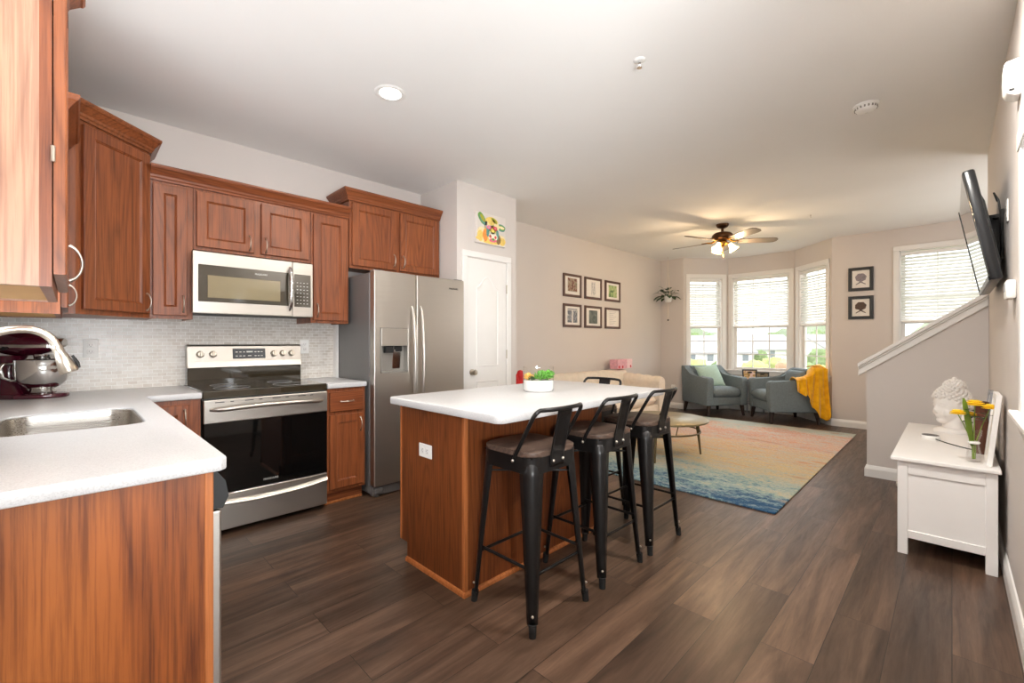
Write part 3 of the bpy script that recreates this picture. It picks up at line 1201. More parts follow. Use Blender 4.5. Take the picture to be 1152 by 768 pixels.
MB().box(XB - 0.01, XB + 0.025, 1.448, 2.052, 0.12, 0.755, 0.006, 2).build('door', M_steelz, r, W=True)
m = MB()
m.prism([(XB - 0.01, 0.76), (XB + 0.028, 0.76), (XB + 0.042, 0.79), (XB + 0.034, 0.835), (XB + 0.012, 0.866), (XB - 0.01, 0.866)], 'xz', 1.448, 2.052)
m.build('control_panel', M_black, r, W=True)
MB().box(XS + 0.05, XB - 0.07, 1.46, 2.04, 0, 0.1).build('toe_kick', M_black, r, W=True)

# ------------------------------------------------------------------ worktops
WT0, WT1 = 0.876, 0.914


def slab(poly, holes=(), bev=0.006):
    """worktop polygon with rounded-over edges; holes are CCW loops"""
    bm = bmesh.new()
    loops = []
    for lp in [poly] + list(holes):
        vs = [bm.verts.new((x, y, WT1)) for x, y in lp]
        loops.append([bm.edges.new((vs[i], vs[(i + 1) % len(vs)])) for i in range(len(vs))])
    es = [e for l in loops for e in l]
    bmesh.ops.triangle_fill(bm, use_beauty=True, use_dissolve=False, edges=es)
    r = bmesh.ops.extrude_face_region(bm, geom=bm.faces[:])
    nv = [g for g in r['geom'] if isinstance(g, bmesh.types.BMVert)]
    bmesh.ops.translate(bm, verts=nv, vec=(0, 0, WT0 - WT1))
    bmesh.ops.recalc_face_normals(bm, faces=bm.faces[:])
    if bev:
        ed = [e for e in bm.edges if len(e.link_faces) == 2 and abs(e.verts[0].co.z - e.verts[1].co.z) < 1e-6 and e.calc_face_angle(0) > 1.2]
        bmesh.ops.bevel(bm, geom=ed, offset=bev, segments=2, affect='EDGES', profile=0.5)
    mb = MB()
    mb.addbm(bm)
    return mb


SX0, SX1, SY0, SY1 = -0.20, 0.205, 2.19, 2.78
sink_loop = rrect(SX0, SX1, SY0, SY1, 0.075, 6)
outer = [(XS, 1.395), (0.285, 1.395), (0.30, 1.41), (0.30, 3.25), (0.563, 3.25), (0.563, 3.866), (XS, 3.866)]
mesh_root(slab(outer, [sink_loop]), 'worktop', M_quartz, 'white L-shaped worktop around the sink and into the corner', 'worktop', smooth=35)
mesh_root(slab([(1.332, 3.25), (1.636, 3.25), (1.636, 3.866), (1.332, 3.866)]), 'worktop', M_quartz,
          'small white worktop square between the range and the refrigerator', 'worktop', smooth=35)
IX0, IX1, IY0, IY1 = 1.262, 2.775, 1.335, 2.262
mesh_root(slab(rrect(IX0, IX1, IY0, IY1, 0.045, 6)), 'worktop', M_quartz, 'white rectangular worktop of the kitchen island', 'worktop', smooth=35)

# sink
m = MB()
loops = []
for ins, z in ((0.0015, WT1 - 0.008), (0.006, WT1 - 0.009), (0.009, WT0 - 0.02), (0.014, WT0 - 0.17), (0.04, WT0 - 0.195), (0.12, WT0 - 0.20)):
    rr = max(0.02, 0.078 - ins * 0.4)
    loops.append([(x, y, z) for x, y in rrect(SX0 + ins, SX1 - ins, SY0 + ins, SY1 - ins, rr, 6)])
n = len(loops[0])
vs = [p for l in loops for p in l]
fs = [(i * n + j, i * n + (j + 1) % n, (i + 1) * n + (j + 1) % n, (i + 1) * n + j) for i in range(len(loops) - 1) for j in range(n)]
fs.append([(len(loops) - 1) * n + j for j in range(n)])
m.add(vs, fs)
r = thing('sink', 'stainless undermount sink set in the white worktop', 'sink', (0, 2.48, WT0 - 0.2))
m.build('basin', M_sinksteel, r, smooth=50, W=True, solid=0.002)
m = MB()
m.lathe([(0.0, 0.004), (0.02, 0.004), (0.036, 0.006), (0.042, 0.002), (0.042, -0.001)], c=(0.0, 2.5, WT0 - 0.2), n=24)
m.build('drain', M_chrome, r, smooth=50, W=True)

# faucet
r = thing('faucet', 'brushed nickel pull-down gooseneck faucet over the sink', 'faucet', (-0.247, 2.42, WT1))
FY = 2.42
m = MB()
m.lathe([(0.0, 0), (0.03, 0), (0.03, 0.006), (0.024, 0.012), (0.022, 0.09), (0.016, 0.1), (0, 0.1)], c=(-0.247, FY, WT1), n=20)
m.build('base', M_nickel, r, smooth=40, W=True)
pts = [(-0.247, FY, WT1 + 0.08), (-0.247, FY, 1.08), (-0.246, FY, 1.15)]
cx, cz = -0.125, 1.187
for i in range(17):
    a = PI - (PI - 0.26) * i / 16
    pts.append((cx + math.cos(a) * (0.121 if math.cos(a) < 0 else 0.085), FY, cz + 0.085 * math.sin(a)))
MB().tube(pts, 0.0145, 14).build('spout', M_nickel, r, smooth=60, W=True)
e = Vector(pts[-1])
dv = (Vector(pts[-1]) - Vector(pts[-2])).normalized()
hd = MB()
P = [e - dv * 0.002, e + dv * 0.004, e + dv * 0.012, e + dv * 0.03, e + dv * 0.038, e + dv * 0.10, e + dv * 0.108]
hd.tube(P, [0.0155, 0.017, 0.0165, 0.0165, 0.019, 0.029, 0.026], 20)
hd.build('spray_head', M_nickel, r, smooth=40, W=True)
q = e + dv * 0.075 + Vector((0.026, 0, 0.006))
MB().tube([q - dv * 0.03 + Vector((0.002, 0, 0)), q + Vector((0.006, 0, 0)), q + dv * 0.022 + Vector((0.004, 0, 0))], [0.004, 0.006, 0.004], 8).build('spray_button', M_black, r, smooth=60, W=True)
MB().tube([(-0.247, FY, WT1 + 0.05), (-0.247, FY - 0.03, WT1 + 0.055), (-0.24, FY - 0.075, WT1 + 0.085)], [0.01, 0.008, 0.006], 10).build('lever', M_nickel, r, smooth=60, W=True)

# ------------------------------------------------------------------ stand mixer
mdir = math.atan2(-0.53, 0.85)
r = thing('stand_mixer', 'burgundy stand mixer with steel bowl in the worktop corner', 'mixer', (-0.118, 3.60, WT1), mdir)
# local: +X towards the nose, origin under the bowl
m = MB()
n = 20
pf = []
for i in range(n):
    a = 2 * PI * i / n
    x = math.cos(a)
    pf.append((-0.06 + 0.175 * (abs(x) ** 0.8) * (1 if x > 0 else -1), 0.105 * math.sin(a) * (1.0 if x > -0.3 else 0.8)))
m.prism(pf, 'xy', 0.0, 0.024, 0.008, 2)
m.build('base', M_mixer, r, smooth=40)
m = MB()
vs, fs = [], []
lev = [(0.02, 0.075, 0.075, -0.128), (0.08, 0.052, 0.056, -0.145), (0.15, 0.045, 0.05, -0.148), (0.2, 0.052, 0.056, -0.145), (0.235, 0.07, 0.06, -0.14)]
for z, rx, ry, cx in lev:
    for j in range(16):
        a = 2 * PI * j / 16
        vs.append((cx + rx * math.cos(a), ry * math.sin(a), z))
for i in range(len(lev) - 1):
    for j in range(16):
        fs.append((i * 16 + j, i * 16 + (j + 1) % 16, (i + 1) * 16 + (j + 1) % 16, (i + 1) * 16 + j))
fs += [list(range(16)), list(range(64, 80))]
m.add(vs, fs)
m.build('column', M_mixer, r, smooth=50)
m = MB()
m.sphere((-0.07, 0, 0.30), (0.165, 0.068, 0.068), 24, 14, lambda d: 1.0 - 0.12 * max(0, d.x) * abs(d.z) + 0.05 * (1 if d.x < 0 else 0) * abs(d.x))
hd = m.build('head', M_mixer, r, smooth=180)
m = MB()
m.M = T(-0.07, 0, 0.286)
m.grid(lambda u, v: (0.167 * math.cos(2 * PI * u), 0.0705 * math.sin(2 * PI * u), -0.008 + 0.016 * v), 32, 1)
m.build('trim_band', M_chrome, hd, smooth=60)
MB().cyl((0.082, 0, 0.305), (0.105, 0, 0.305), 0.024, 0.022, 18).build('hub_cap', M_chrome, hd, smooth=40)
MB().cyl((0.0, 0, 0.19), (0.0, 0, 0.24), 0.03, 0.036, 18).build('beater_shaft', M_chrome, hd, smooth=40)
for s in (-1, 1):
    MB().cyl((-0.12, s * 0.06, 0.275), (-0.12, s * 0.078, 0.275), 0.008, 0.01, 10).build('knob', M_black, hd, smooth=40)
m = MB()
m.lathe([(0.0, 0.055), (0.05, 0.05), (0.072, 0.062), (0.098, 0.092), (0.113, 0.13), (0.115, 0.17), (0.112, 0.205), (0.116, 0.211),
         (0.113, 0.212), (0.108, 0.205), (0.11, 0.17), (0.108, 0.13), (0.09, 0.09), (0.0, 0.07)], n=36)
m.lathe([(0.0, 0.024), (0.055, 0.024), (0.058, 0.032), (0.05, 0.04), (0.046, 0.052), (0, 0.052)], n=28)
bw = m.build('bowl', M_chrome, r, smooth=50)
m = MB()
hp = [(-0.098, -0.055, 0.19), (-0.115, -0.085, 0.192), (-0.118, -0.1, 0.17), (-0.11, -0.096, 0.12), (-0.094, -0.07, 0.1), (-0.08, -0.052, 0.1)]
m.tube(hp, [0.007, 0.009, 0.0095, 0.009, 0.008, 0.007], 10)
m.build('bowl_handle', M_chrome, bw, smooth=60)

# ------------------------------------------------------------------ range
X0, X1, YF = 0.57, 1.327, 3.248
r = thing('range', 'stainless electric range with black glass oven door', 'stove', (0.95, 3.86, 0))
b = MB()
b.box(X0, X1, YF + 0.045, 3.86, 0.035, 0.895)
for x in (X0 + 0.05, X1 - 0.05):
    for y in (YF + 0.1, 3.8):
        b.cyl((x, y, 0), (x, y, 0.036), 0.015, n=10)
b.build('body', M_greysteel, r, W=True)
m = MB()
m.box(X0 - 0.003, X1 + 0.003, YF + 0.01, 3.80, 0.868, 0.918, 0.006, 2)
ct = m.build('cooktop', M_cooktop, r, W=True)
for (x, y, rad) in ((0.76, 3.42, 0.105), (1.13, 3.42, 0.115), (0.76, 3.66, 0.08), (1.13, 3.66, 0.085)):
    g = MB()
    ring = [(x + rad * math.cos(2 * PI * i / 40), y + rad * math.sin(2 * PI * i / 40), 0.9186) for i in range(40)]
    g.tube(ring, 0.0009, 4, closed=True)
    g.build('burner_ring', M_greyframe, ct, W=True)
MB().box(X0, X1, 3.775, 3.862, 0.9, 1.04, 0.004).build('backguard_base', M_cooktop, r, W=True)
m = MB()
m.prism([(3.765, 1.04), (3.862, 1.04), (3.862, 1.203), (3.80, 1.203), (3.79, 1.19), (3.775, 1.08)], 'yz', X0, X1)
bg = m.build('backguard', M_steel, r, W=True)
tl = math.atan2(0.015, 0.11)
MF = lambda x, z: T(x, 3.7755 + (z - 1.08) * 0.136, z) @ Rx(-tl)
m = MB()
m.M = MF(0.955, 1.135)
m.box(-0.11, 0.11, -0.004, 0.004, -0.038, 0.038, 0.002)
dp = m.build('display', M_display, bg, W=True)
m = MB()
m.M = MF(0.955, 1.135)
for i, x in enumerate((-0.085, -0.06, -0.036, 0.04, 0.062, 0.084)):
    for z in (0.012, -0.018):
        m.box(x - 0.007, x + 0.007, -0.0048, -0.003, z - 0.003, z + 0.003)
m.box(-0.02, 0.022, -0.0048, -0.003, 0.008, 0.018)
m.box(-0.012, 0.012, -0.0048, -0.003, -0.02, -0.014)
m.build('display_marks', M_mark, dp, W=True)
for x in (0.644, 0.72, 1.124, 1.189, 1.255):
    k = MB()
    k.M = MF(x, 1.133) @ Rx(PI / 2)
    k.lathe([(0, 0), (0.024, 0), (0.024, 0.008), (0.021, 0.011), (0.0195, 0.03), (0.017, 0.033), (0, 0.033)], n=20)
    k.box(-0.0065, 0.0065, -0.021, 0.021, 0.03, 0.042, 0.003)
    k.build('knob', M_nickel, bg, smooth=40, W=True)
# oven door
d = MB().box(X0, X1, YF + 0.002, YF + 0.045, 0.268, 0.862, 0.004).build('oven_door', M_blackglass, r, W=True)
MB().box(X0, X1, YF - 0.004, YF + 0.012, 0.715, 0.862, 0.005, 2).build('door_band', M_steel, d, W=True)
m = MB()
for i in range(8):
    x = X0 + 0.06 + i * 0.082
    m.box(x, x + (0.05 if i % 2 == 0 else 0.02), YF - 0.0055, YF + 0.0, 0.842, 0.847)
m.build('vent_slots', M_black, d, W=True)
m = MB()
pts = []
for i in range(21):
    t = i / 20
    pts.append((X0 + 0.035 + (X1 - X0 - 0.07) * t, YF - 0.006 - 0.05 * (1 - (2 * t - 1) ** 8) , 0.812 - 0.012 * (2 * t - 1) ** 2))
m.tube(pts, [0.008] + [0.0145] * 19 + [0.008], 12)
m.build('handle', M_steel, d, smooth=60, W=True)
text_mesh('maker_mark', 'FRIGIDAIRE', 0.018, M_mark, d, ROOT[r.name].inverted() @ T(0.95, YF + 0.0015, 0.305) @ Rx(PI / 2))
dr = MB().box(X0, X1, YF, YF + 0.04, 0.035, 0.262, 0.004).build('drawer', M_steel, r, W=True)
m = MB()
N = 24
vs, fs = [], []
for i in range(N + 1):
    t = i / N
    x = X0 + 0.004 + (X1 - X0 - 0.008) * t
    z = 0.222 - 0.026 * (1 - (2 * t - 1) ** 2)
    for dy, dz in ((0, 0.018), (-0.016, 0.008), (-0.022, -0.004), (-0.014, -0.012), (0, -0.014)):
        vs.append((x, YF + dy, z + dz))
for i in range(N):
    for j in range(4):
        fs.append((i * 5 + j, i * 5 + j + 1, (i + 1) * 5 + j + 1, (i + 1) * 5 + j))
fs += [list(range(5)), [N * 5 + j for j in range(5)]]
m.add(vs, fs)
m.build('drawer_lip', M_steel, dr, smooth=50, W=True)

# ------------------------------------------------------------------ microwave
MX0, MX1, MY, MZ0, MZ1 = 0.552, 1.316, 3.488, 1.412, 1.822
r = thing('microwave', 'stainless over-the-range microwave under the short cabinet', 'microwave', (0.93, 3.86, MZ0))
MB().box(MX0 + 0.018, MX1, MY + 0.035, 3.866, MZ0 + 0.002, MZ1).build('body', M_black, r, W=True)
XD = MX0 + 0.615
d = MB().box(MX0, XD - 0.002, MY, MY + 0.035, MZ0, MZ1, 0.004).build('door', M_steel, r, W=True)
MB().box(MX0 + 0.032, XD - 0.03, MY - 0.003, MY + 0.002, MZ0 + 0.078, MZ0 + 0.323, 0.002).build('window_surround', M_mwglass, d, W=True)
MB().box(MX0 + 0.082, XD - 0.085, MY - 0.004, MY + 0.0, MZ0 + 0.105, MZ0 + 0.255, 0.002).build('window', M_mwwin, d, W=True)
text_mesh('maker_mark', 'FRIGIDAIRE', 0.016, M_mark, d, ROOT[r.name].inverted() @ T(0.955, MY - 0.0032, MZ0 + 0.29) @ Rx(PI / 2))
m = MB()
pts = []
for i in range(15):
    t = i / 14
    pts.append((XD - 0.022, MY - 0.004 - 0.045 * math.sin(PI * t) ** 0.6, MZ0 + 0.045 + 0.32 * t))
m.tube(pts, [0.008] + [0.0155] * 13 + [0.008], 12)
m.build('handle', M_chrome, d, smooth=60, W=True)
p = MB().box(XD, MX1, MY, MY + 0.035, MZ0, MZ1, 0.004).build('control_panel', M_steel, r, W=True)
kp = MB().box(XD + 0.012, MX1 - 0.018, MY - 0.003, MY + 0.002, MZ0 + 0.075, MZ0 + 0.32, 0.002).build('keypad', M_mwglass, p, W=True)
m = MB()
for i in range(4):
    for j in range(7):
        x = XD + 0.033 + i * 0.024
        z = MZ0 + 0.1 + j * 0.026
        m.box(x - 0.005, x + 0.005, MY - 0.0036, MY - 0.002, z - 0.002, z + 0.002)
m.build('key_marks', M_mark, kp, W=True)

# ------------------------------------------------------------------ refrigerator
RX0, RX1, RZ = 1.657, 2.545, 1.782
r = thing('refrigerator', 'stainless side-by-side refrigerator with ice and water dispenser', 'refrigerator', (2.1, 3.86, 0))
MB().box(RX0, RX1, 3.245, 3.866, 0.025, RZ - 0.012, 0.004).build('body', M_greysteel, r, W=True)
MB().box(RX0 + 0.005, RX1 - 0.005, 3.20, 3.25, 0.012, 0.085, 0.003).build('kick_grille', M_greysteel, r, W=True)
for x in (RX0 + 0.05, RX1 - 0.05):
    m = MB().box(x - 0.045, x + 0.045, 3.185, 3.25, RZ - 0.012, RZ + 0.008, 0.004)
    m.build('hinge_cover', M_greysteel, r, W=True)
    m = MB().box(x - 0.04, x + 0.04, 3.18, 3.25, 0.03, 0.07, 0.006).cyl((x, 3.23, 0.0), (x, 3.23, 0.03), 0.02, n=12)
    m.build('foot', M_greysteel, r, W=True)
XM = 2.036
DY0, DY1 = 3.168, 3.238
# freezer door with the dispenser cut out
DX0, DX1, DZ0, DZ1 = 1.712, 1.955, 0.975, 1.335
m = MB()
m.box(RX0, DX0, DY0, DY1, 0.095, RZ, 0.006, 2).box(DX1, XM - 0.004, DY0, DY1, 0.095, RZ, 0.006, 2)
m.M = Matrix.Identity(4)
m.box(DX0 - 0.006, DX1 + 0.006, DY0, DY1, 0.095, DZ0).box(DX0 - 0.006, DX1 + 0.006, DY0, DY1, DZ1, RZ)
m.box(DX0 - 0.006, DX1 + 0.006, DY0 + 0.062, DY1, DZ0, DZ1)
d = m.build('freezer_door', M_steelz, r, W=True)
ds = MB()
ds.box(DX0, DX0 + 0.008, DY0 - 0.003, DY0 + 0.06, DZ0, DZ1).box(DX1 - 0.008, DX1, DY0 - 0.003, DY0 + 0.06, DZ0, DZ1)
ds.box(DX0, DX1, DY0 - 0.003, DY0 + 0.06, DZ0, DZ0 + 0.012).box(DX0, DX1, DY0 - 0.003, DY0 + 0.06, DZ1 - 0.008, DZ1)
ds.box(DX0 + 0.008, DX1 - 0.008, DY0 + 0.052, DY0 + 0.06, DZ0, DZ1)
ds.build('dispenser', M_disp, d, W=True)
MB().box(DX0 + 0.004, DX1 - 0.004, DY0 - 0.006, DY0 + 0.03, DZ1 - 0.145, DZ1 - 0.004, 0.003).build('dispenser_panel', M_steelz, d, W=True)
m = MB().box(DX0 + 0.05, DX0 + 0.12, DY0 + 0.012, DY0 + 0.05, DZ1 - 0.2, DZ1 - 0.145, 0.004).box(DX0 + 0.145, DX1 - 0.04, DY0 + 0.02, DY0 + 0.05, DZ1 - 0.19, DZ1 - 0.145, 0.004)
m.build('dispenser_spout', M_black, d, W=True)
m = MB()
m.M = T((DX0 + DX1) / 2 + 0.04, DY0 + 0.04, DZ0 + 0.11) @ Rx(0.12)
m.box(-0.035, 0.035, -0.004, 0.004, -0.08, 0.08, 0.003)
m.build('dispenser_paddle', M_chrome, d, W=True)
d2 = MB().box(XM + 0.004, RX1, DY0, DY1, 0.095, RZ, 0.008, 2).build('refrigerator_door', M_steelz, r, W=True)
for par, x in ((d, XM - 0.042), (d2, XM + 0.042)):
    m = MB()
    pts = []
    for i in range(21):
        t = i / 20
        pts.append((x, DY0 - 0.004 - 0.05 * math.sin(PI * t) ** 0.5, 0.60 + 0.92 * t))
    m.tube(pts, [0.009] + [0.0145] * 19 + [0.009], 12)
    m.build('handle', M_steel, par, smooth=60, W=True)
text_mesh('maker_mark', 'FRIGIDAIRE', 0.02, M_display, d2, ROOT[r.name].inverted() @ T(RX1 - 0.12, DY0 - 0.0008, RZ - 0.085) @ Rx(PI / 2))


# ------------------------------------------------------------------ outlets and switches
def outlet(label, loc, rz, group=None, w=0.072, h=0.116, horizontal=False, kind='duplex'):
    """wall plate facing local -Y; loc = centre on the wall"""
    r = thing('wall_outlet', label, 'outlet', loc, rz, group)
    M0 = Ry(PI / 2) if horizontal else Matrix.Identity(4)
    p = MB()
    p.M = M0
    p.box(-w / 2, w / 2, -0.006, 0, -h / 2, h / 2, 0.003, 2)
    p.build('plate', M_white, r)
    for z in (-0.021, 0.021):
        s = MB()
        s.M = M0
        s.box(-0.017, 0.017, -0.0075, -0.004, z - 0.0145, z + 0.0145, 0.002)
        s = s.build('receptacle', M_trim, r)
        q = MB()
        q.M = M0
        q.box(-0.008, -0.0062, -0.008, -0.007, z - 0.003, z + 0.006).box(0.0062, 0.008, -0.008, -0.007, z - 0.003, z + 0.006)
        q.cyl((0, -0.008, z - 0.008), (0, -0.007, z - 0.008), 0.002, n=8)
        q.build('slots', M_black, s)
    return r


outlet('white outlet plate on the mosaic backsplash above the sink worktop, left of the range', (0.084, 3.868, 1.182), 0)
outlet('white outlet plate on the mosaic backsplash between the range and the refrigerator', (1.388, 3.868, 1.182), 0)
outlet('white outlet plate set sideways on the oak end of the kitchen island', (1.332, 1.98, 0.645), -PI / 2, horizontal=True)
outlet('white outlet low on the far wall left of the bay window', (XF, 3.64, 0.37), -PI / 2)

# ------------------------------------------------------------------ island
r = thing('kitchen_island', 'oak-veneered kitchen island cabinet under the white worktop', 'kitchen island', (1.95, 1.95, 0))
CX0, CX1, CY0, CY1 = 1.334, 2.50, 1.655, 2.236
m = MB()
m.prism([(CY0, 0), (CY1 - 0.07, 0), (CY1 - 0.07, 0.1), (CY1, 0.1), (CY1, 0.874), (CY0, 0.874)], 'yz', CX0, CX1)
m.build('body', M_oakdark, r, W=True)
m = MB()
m.box(CX0 - 0.003, CX0 + 0.02, CY0 - 0.003, CY0 + 0.02, 0, 0.874, 0.003)
m.box(CX0 - 0.003, CX0 + 0.012, CY1 - 0.012, CY1 + 0.003, 0.1, 0.874, 0.002)
m.build('corner_trim', M_oaktrim, r, W=True)
SH = [(0, 0), (0.014, 0), (0.012, 0.012), (0.007, 0.02), (0, 0.022)]
MB().sweep(SH, [(CX0, CY1 - 0.07, 0), (CX0, CY0, 0), (CX1, CY0, 0)], side=1).build('shoe_moulding', M_oaktrim, r, W=True)
for x0, x1, hx in ((1.35, 1.91, 1.87), (1.925, 2.485, 1.96)):
    d = MB().door(x0, x1, 0.125, 0.675, CY1, CY1 + 0.02).build('door', M_oak, r, W=True)
    handle(d, T(hx, CY1 + 0.02, 0.6) @ Rz(PI))
    d = MB().box(x0, x1, CY1, CY1 + 0.02, 0.7, 0.85, 0.004).build('drawer', M_oakx, r, W=True)
    handle(d, T((x0 + x1) / 2, CY1 + 0.02, 0.775) @ Rz(PI) @ Ry(PI / 2))

# ------------------------------------------------------------------ bar stools
def make_stool(label, loc, rz):
    r = thing('bar_stool', label, 'stool', loc, rz, 'metal bar stools around the island')
    S = 0.16
    # seat board
    m = MB()
    pl = rrect(-S - 0.004, S + 0.004, -S - 0.004, S + 0.004, 0.06, 6)
    m.prism(pl, 'xy', 0.726, 0.75, 0.006, 2)
    m.build('seat', M_seatwood, r, smooth=40)
    # apron
    m = MB()
    m.sweep([(0, 0.655), (0.0025, 0.655), (0.0025, 0.726), (0, 0.726)], [(x, y, 0) for x, y in rrect(-S, S, -S, S, 0.05, 6)], closed=True)
    m.box(-S + 0.01, S - 0.01, -S + 0.01, S - 0.01, 0.718, 0.726)
    m.build('seat_frame', M_gunmetal, r, smooth=40)
    # legs: tapering folded-sheet channels at the four corners
    for sx in (-1, 1):
        for sy in (-1, 1):
            vs, fs = [], []
            N = 10
            K = 9
            for i in range(N + 1):
                t = i / N
                z = 0.715 + (0.045 - 0.715) * t
                c = 0.135 + (0.183 - 0.135) * t
                hw = 0.0225 * (1 - t) ** 1.1 + 0.0155
                rad = hw * 1.1
                # L-shaped outline with a rounded outer corner, in the corner's own frame
                pts = []
                co = c + 0.022 * (1 - t) + 0.008 * t
                for j in range(K):
                    if j == 0:
                        p = (co - 2 * hw, co)
                    elif j == K - 1:
                        p = (co, co - 2 * hw)
                    else:
                        a = PI / 2 - (PI / 2) * (j - 1) / (K - 3)
                        p = (co - rad + rad * math.cos(a), co - rad + rad * math.sin(a))
                    pts.append(p)
                for px, py in pts:
                    vs.append((sx * px, sy * py, z))
            for i in range(N):
                for j in range(K - 1):
                    fs.append((i * K + j, i * K + j + 1, (i + 1) * K + j + 1, (i + 1) * K + j))
            m = MB()
            m.add(vs, fs)
            lg = m.build('leg', M_gunmetal, r, smooth=45, solid=0.004)
            f = MB()
            f.M = T(sx * 0.183, sy * 0.183, 0)
            f.cyl((0.004 * sx, 0.004 * sy, 0.0), (0, 0, 0.05), 0.015, 0.0175, 12)
            f.build('foot', M_rubber, lg, smooth=40)
            q = MB()
            q.M = T(sx * 0.188, sy * 0.188, 0.085)
            q.sphere((0, 0, 0), 0.006, 8, 6)
            q.build('rivet', M_nickel, lg, smooth=180)
    # foot rails on all four sides and crossed rods
    m = MB()
    k = 0.168
    for a, b, z in (((-k, -k), (k, -k), 0.235), ((k, -k), (k, k), 0.26), ((k, k), (-k, k), 0.235), ((-k, k), (-k, -k), 0.26)):
        m.cyl((a[0], a[1], z), (b[0], b[1], z), 0.0075, n=8)
    m.build('foot_rail', M_gunmetal, r, smooth=60)
    m = MB()
    k = 0.13
    m.cyl((-k, -k, 0.625), (k, k, 0.625), 0.005, n=8).cyl((-k, k, 0.618), (k, -k, 0.618), 0.005, n=8)
    m.build('cross_rod', M_gunmetal, r, smooth=60)
    # back loop and splat
    pts = [(-S - 0.004, -0.055, 0.70), (-S - 0.004, -0.068, 0.735), (-S - 0.004, -0.168, 0.901)]
    for i in range(1, 7):
        a = i / 7 * PI / 2
        pts.append((-S - 0.004 + 0.03 * (1 - math.cos(a)), -0.168 - 0.028 * math.sin(a) * 0.75, 0.901 + 0.034 * math.sin(a)))
    for x in (-0.09, -0.03):
        pts.append((x, -0.197 - 0.022 * (1 - (x / 0.16) ** 2), 0.936))
    pts = pts + [(-x, y, z) for x, y, z in reversed(pts)]
    MB().tube(pts, 0.0095, 10).build('back_loop', M_gunmetal, r, smooth=60)
    m = MB()
    def spl(u, v):
        x = -0.047 + 0.094 * u
        z = 0.675 + 0.262 * v
        y = -0.168 if z < 0.735 else -0.168 - (z - 0.735) * 0.235
        d = 0.006 * (1 if (0.16 < u < 0.84 and 0.28 < v < 0.9) else 0)
        return (x * (1.0 + 0.06 * v), y + d, z)
    m.grid(spl, 12, 22)
    m.build('back_splat', M_gunmetal, r, smooth=40, solid=0.003)
    for x, y, z, dx, dy in ((-0.045 + 0.012, -0.172, 0.70, 0, -1), (0.033, -0.172, 0.70, 0, -1), (-S - 0.014, -0.058, 0.705, -1, 0), (S + 0.014, -0.058, 0.705, 1, 0)):
        q = MB().sphere((x, y, z), 0.0075, 10, 6)
        q.build('rivet', M_nickel, r, smooth=180)
    return r


st = make_stool('metal bar stool nearest the camera at the left end of the island', (1.535, 1.415, 0), 0)
dup(st, (2.05, 1.415, 0), 0, 'middle metal bar stool along the long side of the island')
dup(st, (2.535, 1.413, 0), 0, 'metal bar stool on the long side of the island, farthest from the refrigerator')
dup(st, (2.742, 1.925, 0), PI / 2, 'metal bar stool at the far end of the island with only its backrest showing')

# ------------------------------------------------------------------ terrarium on the island
r = thing('terrarium', 'round glass terrarium with white base and small succulents on the island worktop', 'plant', (2.075, 1.84, WT1))
m = MB()
m.lathe([(0.0, 0.004), (0.075, 0.004), (0.082, 0.0), (0.09, 0.006), (0.094, 0.02), (0.094, 0.064), (0.09, 0.07), (0.0, 0.07)], n=40)
m.build('white_base', M_ceramic, r, smooth=40)
m = MB()
m.lathe([(0.0955, 0.005), (0.097, 0.03), (0.097, 0.155), (0.0945, 0.155), (0.0945, 0.03), (0.093, 0.005)], n=40)
m.build('glass_bowl', M_glass, r, smooth=40)


def rosette(c, R_, mat, n=14, name='succulent', layers=3, h=0.03):
    rng = random.Random(int(abs(c[0] * 1e4) + abs(c[1] * 1e3)))
    m = MB()
    for i in range(n * 4):
        a = rng.uniform(0, 2 * PI)
        el = rng.uniform(0.1, 1.45)
        q = R_ * rng.uniform(0.35, 0.8)
        m.M = T(*c) @ Rz(a) @ Ry(-el) @ T(q, 0, 0) @ Ry(rng.uniform(-0.5, 0.5))
        m.sphere((0, 0, 0), (R_ * 0.26, R_ * 0.16, R_ * 0.08), 7, 5)
    m.M = T(*c)
    m.cyl((0, 0, -0.01), (0, 0, R_ * 0.6), 0.006, 0.004, 6)
    return m.build(name, mat, r, smooth=180)


rosette((-0.005, -0.02, 0.078), 0.055, M_leafl)
rosette((0.035, -0.045, 0.08), 0.06, M_leafl)
rosette((0.04, 0.01, 0.082), 0.052, M_leafl)
rosette((-0.045, 0.045, 0.075), 0.045, M_yellowobj)
rosette((-0.06, 0.0, 0.074), 0.028, M_leaf, 10)

# ------------------------------------------------------------------ pictures on the walls
def framed(name, label, x0, x1, z0, z1, loc, rz, fw, fmat, art, group=None, th=0.022, mat_w=None, cat='picture'):
    """picture facing local -Y, hanging with its back at y = 0"""
    r = thing(name, label, cat, loc, rz, group)
    m = MB()
    m.box(x0, x0 + fw, -th, 0, z0, z1, 0.003).box(x1 - fw, x1, -th, 0, z0, z1, 0.003)
    m.box(x0 + fw, x1 - fw, -th, 0, z0, z0 + fw, 0.003).box(x0 + fw, x1 - fw, -th, 0, z1 - fw, z1, 0.003)
    m.build('frame', fmat, r)
    MB().box(x0 + fw, x1 - fw, -0.010, -0.002, z0 + fw, z1 - fw).build('mat_board', M_mat, r)
    art(r, (x0 + x1) / 2, (z0 + z1) / 2)
    return r


M_pr = [mk_print('print of dark red foliage', [(60, 50, 40), (120, 60, 50), (170, 160, 140), (70, 80, 50)], 22),
        mk_print('faint grey drawing', [(222, 220, 218), (150, 155, 165), (225, 222, 218)], 18),
        mk_print('green landscape print', [(60, 80, 60), (140, 170, 110), (200, 205, 150), (110, 140, 130)], 14),
        mk_print('grey figures print', [(210, 208, 208), (130, 135, 145), (90, 95, 105), (220, 218, 215)], 16),
        mk_print('dark grey green print', [(60, 68, 66), (96, 104, 100), (130, 136, 130)], 10)]


